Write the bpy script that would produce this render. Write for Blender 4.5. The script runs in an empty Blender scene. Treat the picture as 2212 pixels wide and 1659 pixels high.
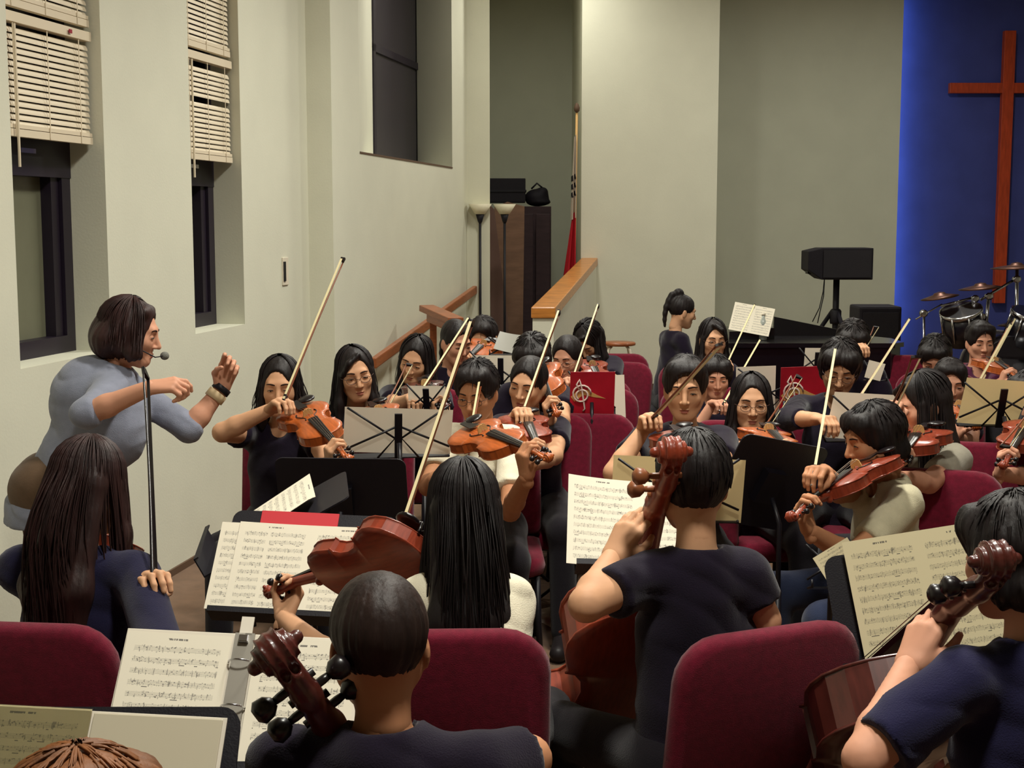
import bpy, bmesh, math, random
import numpy as np
from mathutils import Vector, Matrix

# ------------------------------------------------------------------ camera
S = bpy.context.scene
COL = S.collection
F, CX, CY, CAMH = 3000.0, 1106.0, 829.5, 1.78
PIT = math.atan(354.5 / 3000)
cam_d = bpy.data.cameras.new('camera'); cam = bpy.data.objects.new('camera', cam_d); COL.objects.link(cam)
cam_d.sensor_width = 36; cam_d.lens = F / 2212 * 36; cam_d.clip_end = 100
cam.location = (0, 0, CAMH); cam.rotation_euler = (math.pi / 2 - PIT, 0, 0)
S.camera = cam
# ------------------------------------------------------------------ world, lights, exposure
W = bpy.data.worlds.new('night'); S.world = W; W.use_nodes = True
W.node_tree.nodes['Background'].inputs[0].default_value = (0.55, 0.5, 0.62, 1)
W.node_tree.nodes['Background'].inputs[1].default_value = 0.02
S.view_settings.view_transform = 'Standard'; S.view_settings.look = 'None'
S.view_settings.exposure = 0.0; S.view_settings.gamma = 1; S.view_settings.use_curve_mapping = False
CEIL = 4.5
WARM = (1.0, 0.975, 0.87)
# x, y, power, size, beam of each ceiling lamp; handrail and drum-side ones added to brighten the back
LAMPS = [(0.4, 1.8, 80, .5, 146), (0.5, 4.6, 100, .5, 146), (0.6, 7.6, 90, .5, 146), (0.2, 11.0, 44, .4, 172), (0.45, 13.3, 22, .3, 176),
         (3.2, 5.6, 22, .5, 146), (3.6, 11.8, 84, .4, 176), (2.8, 2.0, 8, .5, 146)]

# ------------------------------------------------------------------ helpers
def V(*a): return np.array(a, float)
def nrm(v):
    v = np.asarray(v, float); n = np.linalg.norm(v); return v / n if n > 1e-9 else v
_f = V(0, math.cos(PIT), -math.sin(PIT)); _u = V(0, math.sin(PIT), math.cos(PIT)); _r = V(1, 0, 0); _c = V(0, 0, CAMH)
def ray(x, y): return _f + _r * (x - CX) / F + _u * (CY - y) / F
def P(x, y, D): return _c + ray(x, y) * D
def onz(x, y, z=0.0):
    r = ray(x, y); return _c + r * ((z - CAMH) / r[2])
def ony(x, y, Y):
    r = ray(x, y); return _c + r * (Y / r[1])
def onplane(x, y, p, n):
    r = ray(x, y); return _c + r * (np.dot(p - _c, n) / np.dot(r, n))
def reach(p0, x, y, L, far):
    """point on the ray of (x,y) at distance L from p0 (nearest if out of reach)"""
    r = nrm(ray(x, y)); w = p0 - _c; b = np.dot(w, r); c = np.dot(w, w) - L * L
    disc = b * b - c
    if disc <= 0:
        q = _c + r * b; return p0 + nrm(q - p0) * L
    return _c + r * (b + math.sqrt(disc) * (1 if far else -1))
def az(a): a = math.radians(a); return V(math.sin(a), math.cos(a), 0)
def lin(c):
    return tuple(((v / 255) / 12.92 if v <= 10 else ((v / 255 + .055) / 1.055) ** 2.4) for v in c)
rnd = random.Random(11); npr = np.random.default_rng(5)

MATS = {}
def mat(name, rgb, rough=.6, spec=.3, metal=0., noise=None, bump=None, coat=0., emit=None, trans=0., sheen=0.):
    """noise=(scale, amount, stretch) tints the colour; bump=(scale, strength)"""
    if name in MATS: return MATS[name]
    m = bpy.data.materials.new(name); m.use_nodes = True; nt = m.node_tree; b = nt.nodes['Principled BSDF']
    c = lin(rgb); b.inputs['Base Color'].default_value = (*c, 1); b.inputs['Roughness'].default_value = rough
    b.inputs['Specular IOR Level'].default_value = spec; b.inputs['Metallic'].default_value = metal
    b.inputs['Coat Weight'].default_value = coat; b.inputs['Coat Roughness'].default_value = .15
    if sheen: b.inputs['Sheen Weight'].default_value = sheen
    if trans: b.inputs['Transmission Weight'].default_value = trans
    if emit: b.inputs['Emission Color'].default_value = (*emit[0], 1); b.inputs['Emission Strength'].default_value = emit[1]
    if noise or bump:
        tc = nt.nodes.new('ShaderNodeTexCoord'); mp = nt.nodes.new('ShaderNodeMapping'); nt.links.new(tc.outputs['Object'], mp.inputs[0])
        st = noise[2] if noise and len(noise) > 2 else (1, 1, 1)
        mp.inputs['Scale'].default_value = st
    if noise:
        n = nt.nodes.new('ShaderNodeTexNoise'); n.inputs['Scale'].default_value = noise[0]; n.inputs['Detail'].default_value = 5
        nt.links.new(mp.outputs[0], n.inputs[0])
        r = nt.nodes.new('ShaderNodeValToRGB'); k = noise[1]
        r.color_ramp.elements[0].position = .3; r.color_ramp.elements[1].position = .7
        r.color_ramp.elements[0].color = (*[max(0, v * (1 - k)) for v in c], 1)
        r.color_ramp.elements[1].color = (*[min(1, v * (1 + k)) for v in c], 1)
        nt.links.new(n.outputs['Fac'], r.inputs[0]); nt.links.new(r.outputs[0], b.inputs['Base Color'])
    if bump:
        n2 = nt.nodes.new('ShaderNodeTexNoise'); n2.inputs['Scale'].default_value = bump[0]; n2.inputs['Detail'].default_value = 4
        nt.links.new(mp.outputs[0], n2.inputs[0])
        bp = nt.nodes.new('ShaderNodeBump'); bp.inputs['Strength'].default_value = bump[1]; bp.inputs['Distance'].default_value = .01
        nt.links.new(n2.outputs['Fac'], bp.inputs['Height']); nt.links.new(bp.outputs[0], b.inputs['Normal'])
    MATS[name] = m; return m

def mesh(name, vs, fs, smooth=False, mi=None):
    me = bpy.data.meshes.new(name)
    me.from_pydata([tuple(map(float, v)) for v in vs], [], [tuple(map(int, f)) for f in fs])
    if mi is not None: me.polygons.foreach_set('material_index', np.asarray(mi, np.int32))
    if smooth: me.polygons.foreach_set('use_smooth', np.ones(len(me.polygons), bool))
    me.update(); return me
def fastmesh(name, vs, quads, mi=None):
    me = bpy.data.meshes.new(name); n = len(vs); k = len(quads)
    me.vertices.add(n); me.vertices.foreach_set('co', np.asarray(vs, np.float32).ravel())
    me.loops.add(k * 4); me.loops.foreach_set('vertex_index', np.asarray(quads, np.int32).ravel())
    me.polygons.add(k); me.polygons.foreach_set('loop_start', np.arange(0, 4 * k, 4, dtype=np.int32))
    if mi is not None: me.polygons.foreach_set('material_index', np.asarray(mi, np.int32))
    me.polygons.foreach_set('use_smooth', np.ones(k, bool))
    me.update(calc_edges=True); me.validate(); return me
def obj(name, me, mats=None, parent=None):
    o = bpy.data.objects.new(name, me); COL.objects.link(o)
    if mats is not None:
        for m in (mats if isinstance(mats, (list, tuple)) else [mats]):
            if len(me.materials) < (len(mats) if isinstance(mats, (list, tuple)) else 1): me.materials.append(m)
    if parent is not None: o.parent = parent
    return o
def empty(name, loc=(0, 0, 0), M=None):
    o = bpy.data.objects.new(name, None); COL.objects.link(o); o.empty_display_size = .1
    if M is not None: o.matrix_world = M
    else: o.location = tuple(loc)
    return o
def tag(o, label, cat, group=None):
    o['label'] = label; o['category'] = cat
    if group: o['group'] = group
    return o
def struct(o): o['kind'] = 'structure'; return o
def frame(x, y, z, o):
    M = Matrix.Identity(4)
    for i, v in enumerate((x, y, z, o)):
        for j in range(3): M[j][i] = float(v[j])
    return M
class MB:
    """collects plain shapes into one mesh"""
    def __init__(s): s.v = []; s.f = []
    def add(s, vs, fs):
        n = len(s.v); s.v += [V(*v) for v in vs]; s.f += [tuple(i + n for i in f) for f in fs]; return s
    def box(s, lo, hi, ax=None, o=None):
        lo, hi = V(*lo), V(*hi); pts = [V(x, y, z) for z in (lo[2], hi[2]) for y in (lo[1], hi[1]) for x in (lo[0], hi[0])]
        if ax is not None: pts = [o + ax[0] * p[0] + ax[1] * p[1] + ax[2] * p[2] for p in pts]
        return s.add(pts, [(0, 2, 3, 1), (4, 5, 7, 6), (0, 1, 5, 4), (2, 6, 7, 3), (0, 4, 6, 2), (1, 3, 7, 5)])
    def quad(s, a, b, c, d): return s.add([a, b, c, d], [(0, 1, 2, 3)])
    def tube(s, pts, r, n=8, caps=True, flat=None):
        pts = [V(*p) for p in pts]; m = len(pts)
        rr = r if isinstance(r, (list, tuple)) else [r] * m
        vs = []; prev = None
        for i, p in enumerate(pts):
            t = nrm((pts[min(i + 1, m - 1)] - pts[max(i - 1, 0)]))
            a = prev if prev is not None else (V(0, 0, 1) if abs(t[2]) < .9 else V(1, 0, 0))
            a = nrm(a - t * np.dot(a, t)); prev = a; b = np.cross(t, a)
            for k in range(n):
                w = 2 * math.pi * k / n; vs.append(p + (a * math.cos(w) + b * math.sin(w)) * rr[i])
        fs = [(i * n + k, i * n + (k + 1) % n, (i + 1) * n + (k + 1) % n, (i + 1) * n + k) for i in range(m - 1) for k in range(n)]
        if caps: fs += [tuple(range(n))[::-1], tuple(range((m - 1) * n, m * n))]
        return s.add(vs, fs)
    def lathe(s, prof, n=20, c=(0, 0, 0), axis=None):
        X, Y, Z = axis if axis is not None else (V(1, 0, 0), V(0, 1, 0), V(0, 0, 1)); c = V(*c)
        vs = [c + X * r * math.cos(2 * math.pi * k / n) + Y * r * math.sin(2 * math.pi * k / n) + Z * z for r, z in prof for k in range(n)]
        m = len(prof)
        fs = [(i * n + k, i * n + (k + 1) % n, (i + 1) * n + (k + 1) % n, (i + 1) * n + k) for i in range(m - 1) for k in range(n)]
        fs += [tuple(range(n))[::-1], tuple(range((m - 1) * n, m * n))]
        return s.add(vs, fs)
    def prism(s, poly, z0, z1, ax=None, o=None):
        n = len(poly); pts = [V(x, y, z) for z in (z0, z1) for x, y in poly]
        if ax is not None: pts = [o + ax[0] * p[0] + ax[1] * p[1] + ax[2] * p[2] for p in pts]
        return s.add(pts, [tuple(range(n))[::-1], tuple(range(n, 2 * n))] + [(i, (i + 1) % n, n + (i + 1) % n, n + i) for i in range(n)])
    def mesh(s, name, smooth=False, bevel=0.0):
        me = mesh(name, s.v, s.f)
        if bevel or True:
            bm = bmesh.new(); bm.from_mesh(me)
            bmesh.ops.recalc_face_normals(bm, faces=bm.faces)
            if bevel: bmesh.ops.bevel(bm, geom=bm.edges[:], offset=bevel, segments=2, affect='EDGES', profile=.6)
            bm.to_mesh(me); bm.free()
        if smooth: me.polygons.foreach_set('use_smooth', np.ones(len(me.polygons), bool))
        return me
    def build(s, name, m, parent=None, smooth=False, bevel=0.0):
        """parent: an unrotated Empty; the vertices are in world space"""
        if parent is not None:
            L = V(*parent.location); s.v = [v - L for v in s.v]
        return obj(name, s.mesh(name, smooth, bevel), m, parent)

# ---- signed-distance fields meshed by surface nets: organic shapes as one continuous skin
class Fld:
    def __init__(s, lo, hi, h):
        s.h = h; s.o = V(*lo) - 3 * h; s.n = np.ceil((V(*hi) + 3 * h - s.o) / h).astype(int) + 1
        s.D = np.full(tuple(s.n), 1.0, np.float32)
        s.ax = [s.o[i] + h * np.arange(s.n[i]) for i in range(3)]
    def _sub(s, lo, hi):
        a = np.clip(np.floor((lo - s.o) / s.h).astype(int), 0, s.n); b = np.clip(np.ceil((hi - s.o) / s.h).astype(int) + 1, 0, s.n)
        sl = tuple(slice(i, j) for i, j in zip(a, b))
        X = np.stack(np.meshgrid(*[s.ax[i][sl[i]] for i in range(3)], indexing='ij'), -1)
        return sl, X
    def _mix(s, sl, d, k, sub):
        a = s.D[sl]
        if a.size == 0: return
        if sub:
            hh = np.clip(.5 - .5 * (a + d) / k, 0, 1); s.D[sl] = a * (1 - hh) - d * hh + k * hh * (1 - hh)
        else:
            hh = np.clip(.5 + .5 * (d - a) / k, 0, 1); s.D[sl] = d * (1 - hh) + a * hh - k * hh * (1 - hh)
    def cone(s, p, q, r1, r2, k=.02, flat=None, clip=None, sub=False):
        p, q = V(*p), V(*q); R = max(r1, r2) + k + 3 * s.h
        sl, X = s._sub(np.minimum(p, q) - R, np.maximum(p, q) + R)
        if X.size == 0: return s
        ba = q - p; l2 = max(np.dot(ba, ba), 1e-12); pa = X - p
        t = np.clip(pa @ ba / l2, 0, 1); df = pa - t[..., None] * ba
        if flat is not None:
            A, fac = flat; A = nrm(A); c = df @ A; df = df + (c * (1 / fac - 1))[..., None] * A
        d = np.sqrt((df * df).sum(-1)) - (r1 + (r2 - r1) * t)
        if flat is not None: d = d * max(.6, flat[1])
        for cp, cn in (clip or []): d = np.maximum(d, (X - V(*cp)) @ nrm(cn))
        s._mix(sl, d, k, sub); return s
    def ell(s, c, r, k=.02, R=None, sub=False, clip=None):
        c, r = V(*c), V(*r); m = max(r) + k + 3 * s.h
        sl, X = s._sub(c - m, c + m)
        if X.size == 0: return s
        Q = X - c
        if R is not None: Q = Q @ np.asarray(R).T
        q = Q / r; k0 = np.sqrt((q * q).sum(-1)) + 1e-9; q2 = q / r; k1 = np.sqrt((q2 * q2).sum(-1)) + 1e-9
        d = k0 * (k0 - 1) / k1
        for cp, cn in (clip or []): d = np.maximum(d, (X - V(*cp)) @ nrm(cn))
        s._mix(sl, d, k, sub); return s
    def cut(s, p, n):
        X = np.stack(np.meshgrid(*s.ax, indexing='ij'), -1)
        s.D = np.maximum(s.D, ((X - V(*p)) @ nrm(n)).astype(np.float32)); return s
    def net(s):
        D = s.D; ins = D < 0
        c = np.zeros(tuple(s.n - 1), np.int8)
        offs = [(i, j, k) for i in (0, 1) for j in (0, 1) for k in (0, 1)]
        nx, ny, nz = s.n
        for i, j, k in offs: c += ins[i:nx - 1 + i, j:ny - 1 + j, k:nz - 1 + k]
        act = np.argwhere((c > 0) & (c < 8)); n = len(act)
        if n == 0: return np.zeros((0, 3)), np.zeros((0, 4), int)
        idx = np.full(tuple(s.n - 1), -1, np.int32); idx[act[:, 0], act[:, 1], act[:, 2]] = np.arange(n)
        cv = np.stack([D[act[:, 0] + i, act[:, 1] + j, act[:, 2] + k] for i, j, k in offs], 1)
        pos = np.zeros((n, 3)); cnt = np.zeros(n); O = np.array(offs, float)
        for a in range(8):
            for b in range(a + 1, 8):
                if abs(O[a] - O[b]).sum() != 1: continue
                va, vb = cv[:, a], cv[:, b]; cr = (va < 0) != (vb < 0)
                t = np.where(cr, va / np.where(cr, va - vb, 1), 0)
                pos += cr[:, None] * (O[a] + t[:, None] * (O[b] - O[a])); cnt += cr
        pos = s.o + (act + pos / cnt[:, None]) * s.h
        qs = []
        for ax in range(3):
            e = [0, 0, 0]; e[ax] = 1
            A = ins[:nx - e[0], :ny - e[1], :nz - e[2]]; B = ins[e[0]:, e[1]:, e[2]:]
            ed = np.argwhere(A != B); u, v = (ax + 1) % 3, (ax + 2) % 3
            ok = (ed[:, u] > 0) & (ed[:, v] > 0) & (ed[:, u] < s.n[u] - 1) & (ed[:, v] < s.n[v] - 1); ed = ed[ok]
            fl = A[ed[:, 0], ed[:, 1], ed[:, 2]]
            def g(du, dv):
                w = ed.copy(); w[:, u] += du; w[:, v] += dv; return idx[w[:, 0], w[:, 1], w[:, 2]]
            q = np.stack([g(-1, -1), g(0, -1), g(0, 0), g(-1, 0)], 1); q[~fl] = q[~fl][:, ::-1]
            qs.append(q)
        q = np.concatenate(qs); q = q[(q >= 0).all(1)]
        return pos, q
def vnoise(p, sc):
    """cheap smooth noise of points"""
    q = p * sc
    return (np.sin(q[:, 0] * 1.7 + 1.3 * np.sin(q[:, 1] * 1.1 + .5)) + np.sin(q[:, 1] * 1.9 + 1.2 * np.sin(q[:, 2] * 1.3)) + np.sin(q[:, 2] * 1.5 + 1.4 * np.sin(q[:, 0] * .9 + 2))) / 3

# ------------------------------------------------------------------ materials
M_wall = mat('cream_wall_paint', (218, 217, 198), .75, .2, noise=(3, .025), bump=(90, .06))
M_wallgreen = mat('grey_green_wall_paint', (190, 192, 174), .75, .2, noise=(3, .03), bump=(90, .06))
M_blue = mat('blue_wall_paint', (66, 74, 140), .7, .2, noise=(4, .08), bump=(60, .08))
M_carpet = mat('brown_carpet', (120, 92, 70), .95, .1, noise=(14, .14), bump=(400, .5), sheen=.2)
M_ceil = mat('ceiling_paint', (225, 220, 205), .9, .1)
M_base = mat('brown_baseboard', (96, 74, 58), .6, .3)
M_frame = mat('dark_bronze_window_frame', (34, 26, 40), .4, .4)
M_pane = mat('obscure_glass', (112, 112, 92), .25, .5, noise=(2, .15))
M_panedark = mat('night_glass', (50, 44, 54), .25, .5)
M_blind = mat('cream_blind_vinyl', (226, 212, 186), .5, .4)
M_oak = mat('honey_oak', (190, 122, 52), .4, .4, noise=(9, .2, (1, 1, 8)), coat=.3)
M_redwood = mat('red_brown_wood', (150, 84, 46), .4, .4, noise=(9, .2, (1, 1, 8)), coat=.2)
M_cross = mat('cherry_wood', (176, 66, 34), .5, .3, noise=(8, .2, (6, 6, 1)))
M_black = mat('black_metal', (14, 12, 20), .42, .4)
M_blackmat = mat('black_plastic', (18, 15, 24), .55, .35, bump=(300, .1))
M_tolex = mat('speaker_black', (22, 18, 26), .7, .3, bump=(200, .3))
M_chrome = mat('chrome', (200, 200, 205), .18, .5, metal=1.)
M_white_metal = mat('white_enamel', (225, 215, 195), .4, .4)
M_maroon = mat('maroon_upholstery', (104, 14, 38), .88, .15, noise=(60, .18), bump=(500, .3), sheen=.18)
M_paper = mat('white_paper', (238, 226, 206), .7, .2)
M_tan = mat('tan_paper', (226, 204, 152), .75, .2)
M_skin = mat('skin', (208, 158, 122), .6, .25, noise=(18, .06))
M_skin2 = mat('skin_pinker', (204, 148, 120), .6, .25, noise=(18, .06))
M_skin3 = mat('skin_deeper', (186, 130, 94), .6, .25, noise=(18, .06))
M_lip = mat('lips', (178, 108, 92), .55, .25)
M_eyew = mat('eye_white', (200, 185, 165), .35, .4)
M_dark = mat('eye_dark', (24, 14, 12), .4, .4)
M_browm = mat('eyebrow', (46, 28, 20), .8, .2)
M_hair = {k: mat('hair_' + k, c, .55, .32, noise=(30, .45, (1, 1, .1)), bump=(120, .16)) for k, c in
          dict(black=(24, 17, 17), brown=(44, 24, 22), conductor=(48, 26, 24), light=(120, 74, 40), darkbrown=(36, 22, 18)).items()}
CL = dict(black=(24, 16, 33), navy=(28, 26, 58), white=(224, 216, 192), offwhite=(196, 188, 158), grey=(128, 132, 148), purple=(84, 34, 64),
          jeans=(40, 48, 72), trousers=(24, 20, 26), brownpants=(92, 72, 54), greyshirt=(150, 144, 128), hoodie=(26, 24, 52))
M_cloth = {k: mat('cloth_' + k, c, .9, .15, bump=(350, .25), noise=(30, .08), sheen=.15) for k, c in CL.items()}
M_shoe = mat('dark_shoe', (30, 24, 26), .5, .3); M_redshoe = mat('red_canvas', (150, 34, 34), .8, .2)
M_varn = mat('violin_varnish', (170, 84, 34), .38, .4, noise=(22, .22, (6, 1, 1)), coat=.25)
M_varnred = mat('red_violin_varnish', (136, 54, 32), .38, .4, noise=(22, .22, (6, 1, 1)), coat=.25)
M_varndark = mat('dark_cello_varnish', (80, 34, 28), .32, .45, noise=(14, .25, (6, 1, 1)), coat=.4)
M_ebony = mat('ebony', (22, 16, 18), .3, .5)
M_maple = mat('pale_maple', (206, 164, 104), .5, .3)
M_string = mat('steel_string', (190, 185, 175), .25, .5, metal=1.)
M_bowstick = mat('pernambuco', (120, 62, 34), .35, .4)
M_bowhair = mat('horsehair', (216, 202, 158), .6, .3)
M_glass = mat('clear_glass', (235, 240, 240), .03, .5, trans=1.)
M_lens = mat('spectacle_rim', (70, 46, 40), .3, .5)

def thin_paper(name, rgb):
    if name in MATS: return MATS[name]
    m = bpy.data.materials.new(name); m.use_nodes = True; nt = m.node_tree; b = nt.nodes['Principled BSDF']
    b.inputs['Base Color'].default_value = (*lin(rgb), 1); b.inputs['Roughness'].default_value = .75; b.inputs['Specular IOR Level'].default_value = .15
    t = nt.nodes.new('ShaderNodeBsdfTranslucent'); t.inputs[0].default_value = (*lin(rgb), 1); mx = nt.nodes.new('ShaderNodeMixShader'); mx.inputs[0].default_value = .45
    nt.links.new(b.outputs[0], mx.inputs[1]); nt.links.new(t.outputs[0], mx.inputs[2]); nt.links.new(mx.outputs[0], nt.nodes['Material Output'].inputs[0]); MATS[name] = m; return m
def music_mat(name, paper, staves, seed):
    if name in MATS: return MATS[name]
    m = bpy.data.materials.new(name); m.use_nodes = True; nt = m.node_tree; b = nt.nodes['Principled BSDF']
    b.inputs['Roughness'].default_value = .7; b.inputs['Specular IOR Level'].default_value = .2
    N = nt.nodes.new; L = nt.links.new
    def mth(op, a, c=None, d=None):
        n = N('ShaderNodeMath'); n.operation = op
        for i, q in enumerate((a, c, d)):
            if q is None: continue
            if isinstance(q, (int, float)): n.inputs[i].default_value = q
            else: L(q, n.inputs[i])
        return n.outputs[0]
    uv = N('ShaderNodeTexCoord'); sp = N('ShaderNodeSeparateXYZ'); L(uv.outputs['UV'], sp.inputs[0])
    u, v = sp.outputs[0], sp.outputs[1]
    vv = mth('MULTIPLY', mth('SUBTRACT', v, .045), staves / .87); fr = mth('FRACT', vv); ix = mth('FLOOR', vv)
    def band(x, lo, hi): return mth('MULTIPLY', mth('GREATER_THAN', x, lo), mth('LESS_THAN', x, hi))
    margin = mth('MULTIPLY', band(u, .09, .92), band(v, .045, .915))
    ln = mth('FRACT', mth('MULTIPLY', mth('SUBTRACT', fr, .32), 11.1))
    lines = mth('MULTIPLY', mth('MULTIPLY', band(fr, .32, .70), mth('LESS_THAN', ln, .28)), .75)
    def noise(su, sv, scale, off):
        cb = N('ShaderNodeCombineXYZ'); L(mth('MULTIPLY', u, su), cb.inputs[0]); L(mth('MULTIPLY', fr, sv), cb.inputs[1]); L(mth('MULTIPLY', ix, 7.3), cb.inputs[2])
        oi = N('ShaderNodeObjectInfo'); ad = N('ShaderNodeVectorMath'); ad.operation = 'ADD'; L(cb.outputs[0], ad.inputs[0])
        c2 = N('ShaderNodeCombineXYZ'); L(mth('MULTIPLY', oi.outputs['Random'], 40), c2.inputs[0]); c2.inputs[2].default_value = off; L(c2.outputs[0], ad.inputs[1])
        n = N('ShaderNodeTexNoise'); n.inputs['Scale'].default_value = scale; n.inputs['Detail'].default_value = 1; L(ad.outputs[0], n.inputs[0]); return n.outputs['Fac']
    heads = mth('MULTIPLY', band(fr, .26, .76), mth('GREATER_THAN', noise(55, 6, 1.0, seed), .635))
    stems = mth('MULTIPLY', band(fr, .18, .82), mth('GREATER_THAN', noise(80, .9, 1.0, seed + 9), .66))
    beams = mth('MULTIPLY', band(fr, .12, .20), mth('GREATER_THAN', noise(9, .1, 1.0, seed + 20), .62))
    ink = mth('MULTIPLY', mth('MINIMUM', mth('ADD', mth('ADD', lines, mth('MULTIPLY', heads, .85)), mth('ADD', mth('MULTIPLY', stems, .7), beams)), 1.0), margin)
    title = mth('MULTIPLY', mth('MULTIPLY', band(v, .945, .96), band(u, .40, .60)), mth('GREATER_THAN', noise(60, 1, 1.0, seed + 31), .45))
    ink = mth('MULTIPLY', mth('MAXIMUM', ink, title), .8)
    mx = N('ShaderNodeMix'); mx.data_type = 'RGBA'; L(ink, mx.inputs[0]); mx.inputs[6].default_value = (*lin(paper), 1); mx.inputs[7].default_value = (.06, .055, .06, 1)
    L(mx.outputs[2], b.inputs['Base Color']); MATS[name] = m; return m
M_music = music_mat('printed_music', (238, 230, 210), 10, 3.0)
M_music2 = music_mat('printed_music_cream', (222, 210, 172), 10, 17.0)

# ------------------------------------------------------------------ ceiling lamps with fixtures; two towards the back are added fill
for i, (x, y, p, sz, sprd) in enumerate(LAMPS):
    e = empty('ceiling_lamp', (x, y, CEIL))
    MB().lathe([(sz * .62, CEIL), (sz * .62, CEIL - .05), (sz * .52, CEIL - .06)], 28, (x, y, 0)).build('rim', M_white_metal, e, True)
    MB().lathe([(sz * .5, CEIL - .055), (sz * .5, CEIL - .064)], 28, (x, y, 0)).build('diffuser', mat('lamp_diffuser', (255, 240, 210), .5, emit=(WARM, 2.0)), e, True)
    ld = bpy.data.lights.new('lamp', 'AREA'); ld.shape = 'DISK'; ld.size = sz; ld.energy = p; ld.color = WARM; ld.spread = math.radians(sprd)
    lo = bpy.data.objects.new('bulb', ld); COL.objects.link(lo); lo.parent = e; lo.location = (0, 0, -.075)
    tag(e, ['round ceiling lamp above the nearest cello players', 'round ceiling lamp above the standing conductor', 'round ceiling lamp above the back violins',
            'added round ceiling lamp above the wall handrail, brightening the alcove', 'small round ceiling lamp close to the cream pillar', 'round ceiling lamp above the right violins',
            'added round ceiling lamp above the drum kit side, brightening the back walls', 'round ceiling lamp above the right cello player'][i], 'lamp', 'ceiling lamps')
# ------------------------------------------------------------------ room shell
WA, WB = -2.954, 0.18125
WN = math.hypot(1, WB); wu = V(WB, 1, 0) / WN; wn = V(1, -WB, 0) / WN; W0 = V(WA, 0, 0)
def wl(Y, off=0., z=0.): return W0 + wu * (Y * WN) + wn * off + V(0, 0, z)
def wallbox(mb, y0, y1, o0, o1, z0, z1):
    pts = [wl(y, o, z) for z in (z0, z1) for y, o in ((y0, o0), (y0, o1), (y1, o1), (y1, o0))]
    mb.add(pts, [(3, 2, 1, 0), (4, 5, 6, 7), (0, 1, 5, 4), (1, 2, 6, 5), (2, 3, 7, 6), (3, 0, 4, 7)])
struct(MB().box((-5, -4, -.1), (8, 18, 0)).build('floor', M_carpet))
struct(MB().box((-5, -4, CEIL), (8, 18, CEIL + .1)).build('ceiling', M_ceil))
struct(MB().box((7.2, -4, 0), (7.4, 18, CEIL)).build('wall_right', M_wallgreen))
struct(MB().box((-5, -4, 0), (8, -3.8, CEIL)).build('wall_rear', M_wall))
w1 = (5.50, 6.27); w2 = (7.21, 7.90); SILL = 1.19; TOP = 3.9
mb = MB()
for a, b in ((-3.9, w1[0]), (w1[1], w2[0]), (w2[1], 9.04)): wallbox(mb, a, b, -.32, 0, 0, CEIL)
for a, b in (w1, w2): wallbox(mb, a, b, -.32, 0, 0, SILL); wallbox(mb, a, b, -.32, 0, TOP, CEIL)
struct(mb.build('wall_left', M_wall))
mb = MB(); wallbox(mb, -3.9, 9.04, 0, .012, 0, .035); struct(mb.build('baseboard_left', M_base))
def window(n, w):
    e = struct(empty('window_%d' % n, wl(sum(w) / 2, -.22, SILL)))
    def part(name, y0, y1, o0, o1, z0, z1, m):
        b = MB(); wallbox(b, y0, y1, o0, o1, z0, z1); return b.build(name, m, e)
    part('bottom_rail', w[0], w[1], -.27, -.17, SILL, SILL + .075, M_frame)
    part('meeting_rail', w[0], w[1], -.27, -.165, 1.965, 2.20, M_frame)
    part('left_jamb', w[0], w[0] + .10, -.27, -.17, SILL + .075, TOP, M_frame)
    part('right_jamb', w[1] - .075, w[1], -.27, -.17, SILL + .075, TOP, M_frame)
    part('sash_stile', w[1] - .145, w[1] - .083, -.27, -.185, SILL + .075, 1.965, M_frame)
    part('latch', w[0] + .34, w[0] + .46, -.165, -.155, 2.06, 2.08, M_chrome)
    part('pane', w[0] + .1, w[1] - .14, -.28, -.235, SILL + .075, 1.965, M_pane)
    part('upper_pane', w[0] + .1, w[1] - .1, -.28, -.235, 2.20, TOP, M_panedark)
window(1, w1); window(2, w2)
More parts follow.
